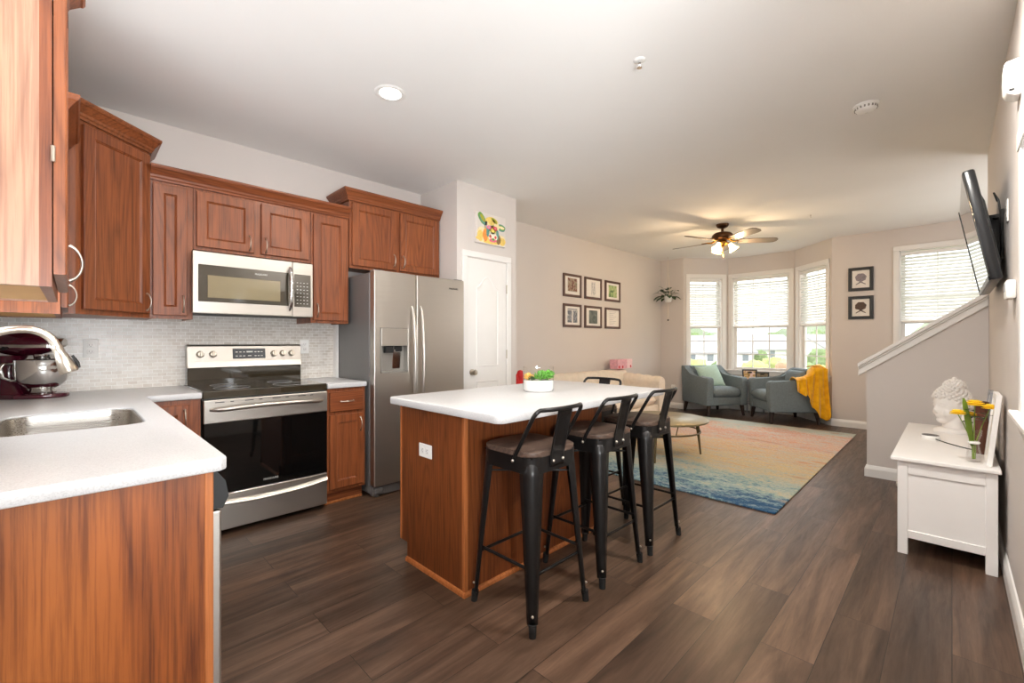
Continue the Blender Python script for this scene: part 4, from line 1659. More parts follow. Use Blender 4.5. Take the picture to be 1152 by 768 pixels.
def art_rect(mat, w, h, dz=0.0):
    def f(r, cx, cz):
        MB().box(cx - w / 2, cx + w / 2, -0.0112, -0.009, cz - h / 2 + dz, cz + h / 2 + dz).build('print', mat, r)
    return f


def art_two(r, cx, cz):
    m = MB()
    m.box(cx - 0.115, cx + 0.115, -0.0112, -0.009, cz + 0.085, cz + 0.1)
    m.box(cx - 0.115, cx - 0.015, -0.0112, -0.009, cz - 0.1, cz + 0.075).box(cx + 0.015, cx + 0.115, -0.0112, -0.009, cz - 0.1, cz + 0.075)
    m.build('print', M_pr[3], r)


def art_lines(r, cx, cz):
    m = MB()
    for i in range(9):
        wv = 0.1 - 0.02 * ((i * 7) % 3)
        m.box(cx - 0.1, cx - 0.1 + 2 * wv, -0.0112, -0.009, cz + 0.1 - i * 0.025, cz + 0.104 - i * 0.025)
    m.build('printed_lines', M_greyframe, r)


def art_sketch(r, cx, cz):
    m = MB()
    rng = random.Random(3)
    for k in range(9):
        p = [(cx + 0.07 * math.sin(k * 1.7 + t * 1.1) * (0.4 + 0.1 * k / 2) , -0.0105, cz + 0.09 - 0.18 * t + 0.012 * math.sin(k + 5 * t)) for t in [i / 8 for i in range(9)]]
        m.tube(p, 0.0022, 5)
    m.build('line_drawing', M_greyframe, r)


cols = [(4.89, 5.315), (5.40, 5.845), (5.945, 6.39)]
rows = [(1.868, 2.195), (1.432, 1.765)]
specs = [[('dark red foliage print', art_rect(M_pr[0], 0.22, 0.19, 0.01)), ('faint grey line drawing', art_sketch), ('green landscape print', art_rect(M_pr[2], 0.24, 0.19))],
         [('print of two grey panels', art_two), ('dark grey-green print', art_rect(M_pr[4], 0.22, 0.2)), ('printed lines of text-like rules', art_lines)]]
pos = [['upper left', 'upper middle', 'upper right'], ['lower left', 'lower middle', 'lower right']]
for j in range(2):
    for i in range(3):
        a, b = cols[i]
        nm, art = specs[j][i]
        framed('picture_frame', 'brown framed %s, %s of the six on the long wall' % (nm, pos[j][i]), -(b - a) / 2, (b - a) / 2, 0, rows[j][1] - rows[j][0],
               ((a + b) / 2, YL, rows[j][0]), 0, 0.034, M_frame, art, 'six brown picture frames on the long wall')

M_sil1 = mk_print('grey stippled medallion', [(96, 88, 94), (150, 142, 148), (110, 100, 108)], 40)
M_sil2 = mk_print('brown stippled medallion', [(60, 46, 38), (86, 66, 54), (50, 40, 34)], 40)


def art_medal(mat, turn):
    def f(r, cx, cz):
        m = MB()
        pts = []
        for i in range(28):
            a = 2 * PI * i / 28
            k = 1 + 0.05 * math.sin(7 * a) + (0.12 if abs(a - turn) < 0.3 else 0)
            pts.append((cx + 0.062 * k * math.cos(a), cz + 0.022 + 0.058 * k * math.sin(a)))
        m.prism(pts, 'xz', -0.0125, -0.009)
        for s in (-1, 1):
            p = [(cx - s * 0.02, -0.011, cz - 0.02), (cx + s * 0.015, -0.011, cz - 0.05), (cx + s * 0.055, -0.011, cz - 0.075)]
            m.tube(p, [0.006, 0.008, 0.006], 6)
        m.build('print', mat, r)
    return f


framed('picture_frame', 'black framed grey round print, upper of the pair beside the bay window', -0.14, 0.14, 0, 0.33, (XF, 0.907, 1.938), -PI / 2, 0.042, M_framebl, art_medal(M_sil1, 9), 'pair of black picture frames on the far wall')
framed('picture_frame', 'black framed dark brown round print, lower of the pair beside the bay window', -0.14, 0.14, 0, 0.325, (XF, 0.907, 1.54), -PI / 2, 0.042, M_framebl, art_medal(M_sil2, 3.6), 'pair of black picture frames on the far wall')

# colourful cow canvas above the pantry door
r = thing('canvas_painting', 'unframed white canvas with a colourful cow head above the pantry door', 'painting', (2.962, 3.28, 2.19))
MB().box(-0.2, 0.195, -0.03, 0, 0, 0.30, 0.003).build('canvas', M_canvas, r)
paints = {k: plain('paint ' + k, v, 0.5, var=0.12, nscale=50) for k, v in dict(
    yellow=(238, 206, 110), orange=(236, 150, 70), olive=(170, 170, 50), green=(110, 160, 80), teal=(96, 150, 140), pink=(232, 110, 140),
    red=(220, 90, 80), cream=(246, 226, 178), brown=(130, 100, 62), lilac=(186, 160, 190), pale=(250, 240, 220)).items()}


def blob(col, cx, cz, rx, rz, lay, rot=0.0, n=16, name='brush_patch'):
    pts = []
    for i in range(n):
        a = 2 * PI * i / n
        u, w_ = rx * math.cos(a) * (1 + 0.1 * math.sin(3 * a + cx * 90)), rz * math.sin(a)
        pts.append((cx + u * math.cos(rot) - w_ * math.sin(rot), cz + u * math.sin(rot) + w_ * math.cos(rot)))
    return pts, col, lay


cow = [blob('yellow', -0.02, 0.045, 0.175, 0.04, 0), blob('cream', -0.13, 0.085, 0.06, 0.075, 1), blob('yellow', -0.15, 0.07, 0.035, 0.055, 2), blob('orange', -0.085, 0.085, 0.032, 0.065, 3),
       blob('cream', 0.13, 0.065, 0.06, 0.05, 1), blob('yellow', 0.145, 0.05, 0.045, 0.04, 2), blob('brown', 0.092, 0.065, 0.03, 0.05, 3), blob('olive', -0.06, 0.14, 0.03, 0.07, 2, 0.2), blob('lilac', -0.055, 0.175, 0.03, 0.05, 3, 0.3),
       blob('green', -0.125, 0.238, 0.075, 0.036, 2, -0.85), blob('teal', -0.118, 0.232, 0.06, 0.026, 3, -0.85), blob('olive', -0.122, 0.245, 0.045, 0.018, 4, -0.85),
       blob('teal', 0.13, 0.19, 0.062, 0.036, 2, -0.1), blob('green', 0.135, 0.192, 0.052, 0.026, 3, -0.1), blob('cream', 0.138, 0.192, 0.036, 0.015, 4, -0.1),
       blob('yellow', 0.0, 0.215, 0.085, 0.062, 3), blob('olive', 0.035, 0.245, 0.045, 0.02, 5, -0.5), blob('cream', 0.015, 0.19, 0.085, 0.065, 4), blob('cream', 0.015, 0.11, 0.07, 0.085, 4), blob('yellow', -0.005, 0.225, 0.05, 0.03, 5),
       blob('teal', -0.052, 0.125, 0.02, 0.055, 5), blob('teal', 0.078, 0.11, 0.018, 0.05, 5), blob('pink', -0.035, 0.168, 0.03, 0.02, 6), blob('lilac', -0.035, 0.17, 0.012, 0.011, 7), blob('red', 0.045, 0.168, 0.032, 0.022, 6), blob('pink', 0.048, 0.17, 0.013, 0.011, 7),
       blob('olive', 0.012, 0.138, 0.034, 0.034, 6), blob('yellow', 0.012, 0.142, 0.02, 0.02, 7), blob('pale', 0.014, 0.078, 0.058, 0.05, 6), blob('pink', 0.014, 0.045, 0.05, 0.018, 7), blob('green', 0.018, 0.055, 0.02, 0.013, 8), blob('red', -0.02, 0.082, 0.016, 0.018, 8, 0.5), blob('brown', -0.018, 0.085, 0.008, 0.01, 9), blob('red', 0.05, 0.08, 0.014, 0.016, 8, -0.5)]
for pts, col, lay in cow:
    MB().prism(pts, 'xz', -0.0308 - 0.0004 * lay, -0.029).build('painted_patch', paints[col], r)

# ------------------------------------------------------------------ ceiling and wall fittings
r = thing('recessed_light', 'lit round recessed ceiling light above the kitchen', 'ceiling light', (1.374, 2.425, H))
m = MB()
m.lathe([(0.062, -0.001), (0.07, -0.006), (0.09, -0.004), (0.095, 0.0), (0.062, 0.0)], n=32)
m.build('trim_ring', M_white, r, smooth=40)
MB().cyl((0, 0, -0.001), (0, 0, -0.003), 0.064, n=32).build('lens', M_can, r)
area('recessed_light_lamp', (1.374, 2.425, H - 0.02), (0, 0, 0), 0.12, 0.12, 12, (1.0, 0.94, 0.85), shape='DISK')

r = thing('smoke_detector', 'round white smoke detector on the ceiling', 'smoke detector', (3.60, 0.39, H))
m = MB()
m.lathe([(0.0, -0.04), (0.03, -0.04), (0.05, -0.034), (0.058, -0.024), (0.06, -0.012), (0.066, -0.01), (0.068, 0.0)], n=32)
m.build('cover', M_white, r, smooth=50)
m = MB()
for i in range(18):
    a = 2 * PI * i / 18
    m.M = Rz(a)
    m.box(0.0545, 0.0605, -0.004, 0.004, -0.028, -0.016)
m.build('vent_slots', M_disp, r)
MB().cyl((0.02, 0.0, -0.0395), (0.02, 0.0, -0.043), 0.009, n=14).build('test_button', M_trim, r)

r = thing('fire_sprinkler', 'small white pendent sprinkler head on the kitchen ceiling', 'sprinkler', (2.16, 1.19, H))
MB().lathe([(0.0, -0.006), (0.012, -0.006), (0.03, -0.003), (0.033, 0)], n=24).build('escutcheon', M_white, r, smooth=40)
m = MB()
m.cyl((0, 0, -0.004), (0, 0, -0.018), 0.007, n=12)
for s in (-1, 1):
    m.tube([(s * 0.006, 0, -0.016), (s * 0.012, 0, -0.028), (s * 0.004, 0, -0.04)], 0.002, 6)
m.cyl((0, 0, -0.04), (0, 0, -0.042), 0.014, n=14)
m.build('head', M_chrome, r, smooth=40)
dup(r, (6.22, 1.19, H), 0.4, 'small white sprinkler head on the living room ceiling right of the fan')

r = thing('door_chime', 'white plastic chime box high on the right wall', 'chime', (2.845, YR, 2.262))
m = MB()
m.prism([(0, 0), (-0.0, 0.155), (0.042, 0.15), (0.05, 0.138), (0.05, 0.035), (0.042, 0.015), (0.02, 0.0)], 'yz', -0.045, 0.045, 0.006, 2)
m.build('housing', M_white, r, smooth=40)
MB().box(-0.0458, -0.044, 0.02, 0.035, 0.02, 0.03).build('port', M_black, r)
r = thing('thermostat', 'small white thermostat on the right wall below the television', 'thermostat', (3.05, YR, 1.42))
MB().box(-0.06, 0.06, 0.0, 0.033, 0, 0.085, 0.008, 2).build('housing', M_white, r, smooth=40)
MB().box(-0.035, 0.035, 0.032, 0.0345, 0.035, 0.07).build('display', M_greyframe, r)

# television on a tilting wall bracket
tvr = r = thing('wall_television', 'flat black television tilted down on the right wall', 'television', (3.82, YR, 1.83))
tilt = math.atan2(0.10, 0.57)
m = MB()
MT = T(0, 0.098, 0) @ Rx(-tilt)
m.M = MT
m.box(-0.52, 0.52, -0.026, 0.022, -0.295, 0.295, 0.012, 2)
m.prism([(-0.045, -0.18), (-0.026, -0.26), (-0.026, 0.25), (-0.045, 0.15)], 'yz', -0.34, 0.34)
m.build('housing', M_tv, r, smooth=40)
m = MB()
m.M = MT
m.box(-0.5, 0.5, 0.021, 0.0235, -0.268, 0.278)
m.build('screen', M_screen, r)
m = MB()
m.M = MT
m.box(0.503, 0.52, 0.02, 0.0265, -0.295, 0.295, 0.002)
m.build('bezel', M_tv, r)
m = MB()
m.M = MT
m.box(-0.52, 0.52, 0.02, 0.026, -0.295, -0.272, 0.003)
m.build('lower_trim', M_tv, r)
r = thing('television_mount', 'black articulated bracket between the television and the right wall', 'bracket', (3.82, YR, 1.83))
m = MB()
m.box(-0.14, 0.14, 0.0, 0.012, -0.14, 0.14, 0.003).box(-0.1, -0.07, 0.012, 0.06, -0.12, 0.12).box(0.07, 0.1, 0.012, 0.06, -0.12, 0.12)
m.box(-0.12, 0.12, 0.03, 0.045, 0.03, 0.06).box(-0.12, 0.12, 0.03, 0.045, -0.06, -0.03)
m.build('bracket_plate', M_black, r)
m = MB()
m.cyl((-0.15, 0.03, 0.1), (0.15, 0.03, 0.1), 0.012, n=10).cyl((-0.15, 0.035, -0.1), (0.15, 0.03, -0.1), 0.012, n=10)
m.build('pivot_rod', M_black, r, smooth=40)
m = MB()
m.tube([(-0.25, 0.03, 0.16), (-0.29, 0.045, 0.2), (-0.33, 0.03, 0.15), (-0.31, 0.02, 0.06), (-0.27, 0.012, -0.02)], 0.004, 6)
m.build('power_cable', M_black, tvr, smooth=60)
outlet('white outlet plate on the right wall just behind the television', (3.42, YR, 1.9), PI)

# ceiling fan
r = thing('ceiling_fan', 'bronze five-blade ceiling fan with lit frosted shades in the living room', 'ceiling fan', (5.95, 2.10, H))
m = MB()
m.lathe([(0.0, -0.055), (0.03, -0.055), (0.06, -0.04), (0.075, -0.015), (0.078, 0.0)], n=28)
m.build('ceiling_canopy', M_bronze, r, smooth=50)
MB().cyl((0, 0, -0.05), (0, 0, -0.13), 0.016, n=12).build('downrod', M_bronze, r, smooth=40)
m = MB()
m.lathe([(0.0, -0.10), (0.05, -0.102), (0.1, -0.115), (0.125, -0.14), (0.13, -0.165), (0.12, -0.19), (0.09, -0.205), (0.05, -0.212), (0.0, -0.212)], n=32)
m.build('motor_housing', M_bronze, r, smooth=50)
for k in range(5):
    a = PI / 2 + 2 * PI * k / 5
    b = MB()
    b.M = Rz(a) @ T(0, 0, -0.222) @ Rx(-0.22)
    pl = [(0.19, -0.05), (0.3, -0.064), (0.58, -0.07), (0.63, -0.06), (0.655, -0.03), (0.66, 0.0), (0.655, 0.03), (0.63, 0.06), (0.58, 0.07), (0.3, 0.064), (0.19, 0.05)]
    b.prism(pl, 'xy', -0.004, 0.004, 0.0015)
    bl = b.build('blade', M_blade, r)
    q = MB()
    q.M = Rz(a)
    q.tube([(0.09, 0, -0.205), (0.14, 0, -0.222), (0.19, 0, -0.216), (0.25, 0, -0.216)], [0.012, 0.012, 0.01, 0.006], 8)
    q.box(0.18, 0.26, -0.03, 0.03, -0.2175, -0.2135, 0.001)
    q.build('blade_iron', M_brass, bl, smooth=50)
m = MB()
m.lathe([(0.0, -0.212), (0.045, -0.212), (0.06, -0.23), (0.062, -0.255), (0.045, -0.275), (0.02, -0.29), (0.0, -0.292)], n=24)
m.build('light_hub', M_brass, r, smooth=50)
for k in range(3):
    a = 0.9 + 2 * PI * k / 3
    q = MB()
    q.M = Rz(a)
    q.tube([(0.04, 0, -0.25), (0.07, 0, -0.245), (0.088, 0, -0.258)], 0.009, 8)
    arm = q.build('lamp_arm', M_brass, r, smooth=60)
    s = MB()
    s.M = Rz(a) @ T(0.085, 0, -0.255) @ Ry(PI - 0.55)
    s.lathe([(0.0, -0.002), (0.02, 0.0), (0.026, 0.012), (0.03, 0.03), (0.042, 0.065), (0.062, 0.098), (0.058, 0.098), (0.039, 0.066), (0.026, 0.03), (0.0, 0.012)], n=24)
    s.build('lamp_shade', M_shade, arm, smooth=60)
m = MB()
for x, L in ((0.02, 0.14), (-0.02, 0.1)):
    m.cyl((x, 0, -0.29), (x, 0, -0.29 - L), 0.0018, n=6).sphere((x, 0, -0.29 - L), 0.007, 8, 6)
m.build('pull_chain', M_brass, r)
for k in range(3):
    a = 0.9 + 2 * PI * k / 3
    d = bpy.data.lights.new('fan_lamp', 'POINT')
    d.energy = 13
    d.color = (1.0, 0.72, 0.42)
    d.shadow_soft_size = 0.03
    o = bpy.data.objects.new('fan_lamp', d)
    COL.objects.link(o)
    o.location = (5.95 + 0.15 * math.cos(a), 2.10 + 0.15 * math.sin(a), H - 0.37)

# hanging plant
r = thing('hanging_plant', 'small leafy plant in a white pot hung from the ceiling in the far left corner', 'plant', (7.56, 3.60, 1.93))
m = MB()
m.lathe([(0.0, 0.0), (0.045, 0.0), (0.055, 0.012), (0.062, 0.08), (0.066, 0.11), (0.062, 0.11), (0.055, 0.09), (0.0, 0.088)], n=24)
m.build('pot', M_ceramic, r, smooth=50)
m = MB()
for k in range(3):
    a = 2 * PI * k / 3
    m.tube([(0.066 * math.cos(a), 0.066 * math.sin(a), 0.1), (0.03 * math.cos(a), 0.03 * math.sin(a), 0.36), (0, 0, 0.52)], 0.003, 5)
    m.tube([(0.066 * math.cos(a), 0.066 * math.sin(a), 0.1), (0.055 * math.cos(a), 0.055 * math.sin(a), 0.01), (0, 0, -0.03)], 0.003, 5)
m.tube([(0, 0, 0.52), (0, 0, 0.81)], 0.003, 5)
m.tube([(0, 0, -0.03), (0.004, 0, -0.2), (0, 0, -0.3)], [0.004, 0.008, 0.003], 6)
m.build('macrame_cord', M_cream, r)
MB().sphere((0, 0, -0.32), 0.016, 10, 8).build('bead', M_darkleg, r, smooth=180)
rng = random.Random(11)


def leaf(mb, base, d, L, W, droop=0.25, seg=6):
    """curved pointed leaf strip starting at base, heading d"""
    d = Vector(d).normalized()
    side = d.cross(Vector((0, 0, 1)))
    side = side.normalized() if side.length > 1e-3 else Vector((1, 0, 0))
    vs, fs = [], []
    for i in range(seg + 1):
        t = i / seg
        w_ = W * math.sin(PI * min(0.97, 0.04 + t)) ** 0.8
        p = Vector(base) + d * (L * t) + Vector((0, 0, -droop * L * t * t))
        vs += [p - side * w_ + Vector((0, 0, 0.15 * w_)), p, p + side * w_ + Vector((0, 0, 0.15 * w_))]
    for i in range(seg):
        for j in range(2):
            fs.append((i * 3 + j, i * 3 + j + 1, (i + 1) * 3 + j + 1, (i + 1) * 3 + j))
    mb.add(vs, fs)


m = MB()
for i in range(34):
    a = rng.uniform(0, 2 * PI)
    el = rng.uniform(-0.2, 1.2)
    d = (math.cos(a) * math.cos(el), math.sin(a) * math.cos(el), math.sin(el))
    st_ = Vector((0.03 * math.cos(a), 0.03 * math.sin(a), 0.1))
    L = rng.uniform(0.05, 0.15)
    e_ = st_ + Vector(d) * L
    m.tube([st_, e_], 0.0025, 4)
    leaf(m, e_, (d[0], d[1], d[2] * 0.6 - 0.1), rng.uniform(0.09, 0.14), rng.uniform(0.03, 0.048), 0.4)
m.build('foliage', M_leaf, r, smooth=60)

# ------------------------------------------------------------------ living room furniture
r = mesh_root(MB().prism(rrect(3.52 - 3.5, 7.26 - 3.5, 0.9 - 0.9, 3.0 - 0.9, 0.01, 2), 'xy', 0.0, 0.012, 0.003), 'area_rug', M_rug,
              'large rug in blurred blue, teal, orange and sand stripes on the living room floor', 'rug', (3.5, 0.885, 0.0005))

# sofa along the long wall (local: faces -Y, origin centre of back at the wall)
SX = (4.05, 6.28)
r = thing('sofa', 'cream tufted sofa along the long wall beyond the island', 'sofa', (5.165, 3.44, 0))
hx = (SX[1] - SX[0]) / 2
m = MB().box(-hx + 0.02, hx - 0.02, -0.38, 0.36, 0.1, 0.3, 0.02, 2)
m.build('base', M_cream, r, smooth=40)


def tufted(u, v, L, Hh, du, dv, dep):
    """tuft depth field on a diamond lattice"""
    a = u * L / du
    b = v * Hh / dv
    f = abs(math.sin(PI * (a + b) / 2)) * abs(math.sin(PI * (a - b) / 2))
    return dep * f ** 0.5


m = MB()


def back(u, v):
    # cross-section runs up the front, over the rolled top and down the rear
    x = -hx + 0.04 + (2 * hx - 0.08) * u
    s = v
    if s < 0.6:
        k = s / 0.6
        y, z = 0.16 + 0.06 * k, 0.34 + 0.36 * k
        y -= tufted(u, k, 2.2, 0.36, 0.17, 0.13, 0.035)
    elif s < 0.85:
        a = (s - 0.6) / 0.25 * PI
        y, z = 0.29 - 0.085 * math.cos(a) , 0.70 + 0.085 * math.sin(a)
        k2 = 0.012 * abs(math.sin(PI * u * 2.2 / 0.17))
        z += k2
    else:
        k = (s - 0.85) / 0.15
        y, z = 0.375, 0.70 - 0.58 * k
    return (x, y, z)


m.grid(back, 90, 40)
m.box(-hx + 0.06, hx - 0.06, 0.24, 0.37, 0.12, 0.68)
m.build('backrest', M_cream, r, smooth=60)
for s, nm in ((-1, 'armrest'), (1, 'armrest')):
    m = MB()

    def armf(u, v, s=s):
        y = -0.40 + 0.76 * u
        cx = s * (hx - 0.10)
        if v < 0.35:
            k = v / 0.35
            x, z = cx - 0.075, 0.1 + 0.50 * k
        elif v < 0.75:
            a = PI - (v - 0.35) / 0.4 * PI
            x, z = cx + 0.10 * math.cos(a), 0.60 + 0.10 * math.sin(a) + 0.012 * abs(math.sin(PI * u * 5))
            x -= 0.0
        else:
            k = (v - 0.75) / 0.25
            x, z = cx + 0.08, 0.60 - 0.5 * k
        z += 0.045 * max(0, u - 0.1)
        return (x, y, z)
    m.grid(armf, 30, 30)
    # closed front face
    m.prism([(s * (hx - 0.10) - 0.075, 0.1), (s * (hx - 0.10) + 0.08, 0.1), (s * (hx - 0.10) + 0.095, 0.6)] +
            [(s * (hx - 0.10) + 0.098 * math.cos(a), 0.60 + 0.098 * math.sin(a)) for a in [PI * i / 10 for i in range(11)]], 'xz', -0.405, -0.39)
    m.box(s * (hx - 0.10) - 0.07, s * (hx - 0.10) + 0.075, -0.39, 0.35, 0.11, 0.6)
    m.build(nm, M_cream, r, smooth=60)


def cushion(mb, w, d, h, n=16, p=5.0):
    """plump box cushion centred on its own origin"""
    def top(sgn):
        def f(u, v):
            a, b = 2 * u - 1, 2 * v - 1
            k = max(0.0, (1 - abs(a) ** p)) ** 0.45 * max(0.0, (1 - abs(b) ** p)) ** 0.45
            return (w / 2 * a, d / 2 * b, sgn * h / 2 * k)
        return f
    mb.grid(top(1), n, n)
    mb.grid(top(-1), n, n)
    return mb


for sx in (-1, 1):
    m = MB()
    m.M = T(sx * 0.46, -0.11, 0.37)
    cushion(m, 0.90, 0.56, 0.17)
    m.build('seat_cushion', M_cream, r, smooth=60, weld=True)
for sx in (-1, 1):
    for sy in (-0.34, 0.32):
        MB().cyl((sx * (hx - 0.1), sy, 0.0), (sx * (hx - 0.1), sy, 0.1), 0.02, 0.03, 12).build('leg', M_darkleg, r, smooth=40)

# pink box on the sofa back
r = thing('gift_box', 'pink printed cardboard box lying on the back of the cream sofa', 'box', (6.14, 3.72, 0.799), 0.05)
MB().box(-0.2, 0.10, -0.07, 0.07, 0.0, 0.145, 0.003).build('carton', M_pink, r)
MB().box(0.10, 0.28, -0.07, 0.07, 0.0, 0.145, 0.003).build('window_panel', M_pinkw, r)
m = MB()
for x, z in ((-0.15, 0.03), (-0.04, 0.028), (0.22, 0.03)):
    m.cyl((x, -0.0715, z), (x, -0.069, z), 0.022, n=14)
m.build('printed_dots', M_red, r)
# red thing past the pantry corner
r = thing('gift_bag', 'bright red double-humped fabric bag standing beyond the pantry corner', 'bag', (3.80, 3.66, 0))
m = MB()
m.lathe([(0.0, 0.0), (0.085, 0.0), (0.1, 0.03), (0.1, 0.5), (0.085, 0.7), (0.05, 0.76), (0, 0.775)], c=(-0.03, 0, 0), n=16)
m.lathe([(0.03, 0.6), (0.055, 0.7), (0.05, 0.82), (0.03, 0.875), (0, 0.885)], c=(0.0, -0.0, 0), n=12)
m.lathe([(0.03, 0.6), (0.05, 0.7), (0.045, 0.78), (0.028, 0.83), (0, 0.84)], c=(-0.085, 0.0, 0), n=12)
m.build('fabric', M_red, r, smooth=50)

# armchairs
def make_armchair(label, loc, rz):
    r = thing('armchair', label, 'armchair', loc, rz, 'pair of blue-grey armchairs in the bay')
    w, zb = 0.37, 0.175
    for s in (-1, 1):
        m = MB()
        prof = [(-0.36, zb), (-0.385, 0.58), (-0.37, 0.625), (-0.33, 0.64), (0.02, 0.635), (0.12, 0.655), (0.20, 0.71), (0.26, 0.785), (0.31, 0.805), (0.385, 0.80), (0.35, zb)]
        x0, x1 = s * (w - 0.115), s * w
        m.prism(prof, 'yz', min(x0, x1), max(x0, x1), 0.018, 3)
        m.build('armrest', M_teal, r, smooth=45)
    m = MB()
    m.prism([(0.20, 0.30), (0.245, 0.79), (0.27, 0.805), (0.375, 0.80), (0.345, zb), (0.2, zb)], 'yz', -w + 0.10, w - 0.10, 0.015, 3)
    m.build('backrest', M_teal, r, smooth=45)
    MB().box(-w + 0.10, w - 0.10, -0.345, 0.25, zb, 0.315, 0.015, 3).build('seat_rail', M_teal, r, smooth=45)
    m = MB()
    m.M = T(0, -0.085, 0.385)
    cushion(m, 0.52, 0.60, 0.19, 18, 6)
    m.build('seat_cushion', M_teal, r, smooth=70, weld=True)
    m = MB()
    m.M = T(0, 0.165, 0.60) @ Rx(PI / 2 - 0.12)
    cushion(m, 0.50, 0.36, 0.12, 16, 5)
    m.build('back_cushion', M_teal, r, smooth=70, weld=True)
    for sx in (-1, 1):
        for sy in (-0.31, 0.31):
            m = MB()
            m.cyl((sx * (w - 0.045), sy * 1.08, 0.0), (sx * (w - 0.065), sy, zb + 0.01), 0.021, 0.035, 12)
            m.build('leg', M_darkleg, r, smooth=40)
    return r


tL = math.radians(-34)
AL, AR = (7.79, 2.90), (7.82, 1.85)
# local -Y faces (-.56,-.83) for the left chair and (-.56,.83) for the right one
make = make_armchair('blue-grey armchair in the bay with a mint cushion on it', (AL[0], AL[1], 0), tL)
tR = math.radians(219)
dup(make, (AR[0], AR[1], 0), tR, 'blue-grey armchair in the bay draped with a mustard throw')

# mint cushion on the left chair
m = MB()
m.M = Rx(PI / 2 - 0.5) @ Rz(0.10)


def pillow(mb, w, h, t, n=20):
    def top(sgn):
        def f(u, v):
            a, b = 2 * u - 1, 2 * v - 1
            k = (max(0, 1 - a * a) * max(0, 1 - b * b)) ** 0.5
            pin = 1 - 0.07 * (1 - abs(a * b) ** 2) * (max(abs(a), abs(b)) ** 6)
            return (w / 2 * a * pin, h / 2 * b * pin, sgn * t / 2 * k)
        return f
    mb.grid(top(1), n, n)
    mb.grid(top(-1), n, n)


pillow(m, 0.44, 0.42, 0.14)
pl = m.build('throw_cushion', M_mint, None, smooth=70, weld=True)
v = ROOT[make.name] @ Vector((-0.075, -0.02, 0.635))
pl.location = v
pl.rotation_euler = (0, 0, tL)
tag(pl, 'pale mint square cushion leaning in the left armchair', 'cushion')

# mustard throw over the right chair (built in that chair's frame: near arm at +X, back at +Y)
m = MB()
rng = random.Random(5)


def arm_top(y):
    pr = [(-0.36, 0.64), (0.02, 0.64), (0.12, 0.66), (0.20, 0.715), (0.26, 0.79), (0.31, 0.81), (0.5, 0.81)]
    for (a, za), (b, zb_) in zip(pr, pr[1:]):
        if a <= y <= b:
            return za + (zb_ - za) * (y - a) / (b - a)
    return 0.81


def hem(u):
    ks = [(0, 0.50), (0.14, 0.43), (0.24, 0.47), (0.34, 0.36), (0.46, 0.26), (0.56, 0.12), (0.66, 0.08), (0.8, 0.22), (0.9, 0.30), (1.0, 0.36)]
    for (a, za), (b, zb_) in zip(ks, ks[1:]):
        if a <= u <= b:
            t = (u - a) / (b - a)
            t = t * t * (3 - 2 * t)
            return za + (zb_ - za) * t
    return ks[-1][1]


def throw(u, v):
    # u runs from the middle of the arm (0) back and around the rear corner (1); v from the inside over the top and down
    ripple = 0.018 * math.sin(u * 34 + v * 3) + 0.011 * math.sin(u * 61 + 1.3)
    if u < 0.72:
        y = -0.02 + 0.41 * u / 0.72
        ox, oy = 1.0, 0.0
        bx, by = 0.385, y
    else:
        k = (u - 0.72) / 0.28
        a = min(1.0, k * 2.2) * PI / 2
        ox, oy = math.cos(a), math.sin(a)
        bx = 0.36 + 0.03 * math.cos(a) - max(0, k - 0.45) * 0.42
        by = 0.375 + 0.035 * math.sin(a)
    zt = arm_top(min(by, 0.4)) + 0.022
    zh = hem(u)
    if v < 0.3:                                   # part lying on top, tucked inward
        k = v / 0.3
        inx, iny = bx - ox * 0.20 * (1 - k) , by - oy * 0.16 * (1 - k)
        bulge = 0.028 * math.sin(PI * k) + 0.5 * abs(ripple) + 0.02 * math.sin(9 * u + 4 * k) * (1 - k)
        sink = -0.06 * (1 - k) ** 2 if u < 0.45 else 0.0
        return (inx, iny, zt + bulge + sink)
    k = (v - 0.3) / 0.7
    z = zt - 0.004 + (zh - zt) * k
    flare = 0.016 + ripple * (0.3 + k) + 0.03 * k * k
    return (bx + ox * flare, by + oy * flare + 0.035 * k * math.sin(u * 11), z)


m.grid(throw, 60, 36)
th = m.build('throw_blanket', M_throw, None, smooth=180, solid=0.012, subsurf=1)
th.location = (AR[0], AR[1], 0)
th.rotation_euler = (0, 0, tR)
tag(th, 'mustard yellow fleece throw draped over the back corner of the right armchair', 'blanket')

# side table between the chairs with two photo frames
r = thing('side_table', 'slim grey metal side table between the two armchairs', 'side table', (8.12, 2.36, 0))
MB().cyl((0, 0, 0.545), (0, 0, 0.565), 0.17, n=32).build('table_top', M_greyframe, r, smooth=40)
for k in range(3):
    a = PI + 2 * PI * k / 3
    m = MB()
    m.tube([(0.14 * math.cos(a), 0.14 * math.sin(a), 0.545), (0.15 * math.cos(a), 0.15 * math.sin(a), 0.0)], 0.009, 8)
    m.build('leg', M_greyframe, r, smooth=60)
MB().tube([(0.145 * math.cos(2 * PI * i / 24), 0.145 * math.sin(2 * PI * i / 24), 0.2) for i in range(24)], 0.006, 6, closed=True).build('ring_brace', M_greyframe, r, smooth=60)
M_ph1 = mk_print('pink and ochre snapshot', [(226, 190, 190), (236, 214, 210), (200, 160, 90), (120, 100, 60)], 24)
M_ph2 = mk_print('dark group snapshot', [(52, 48, 44), (150, 130, 100), (80, 74, 60), (180, 170, 140)], 36)


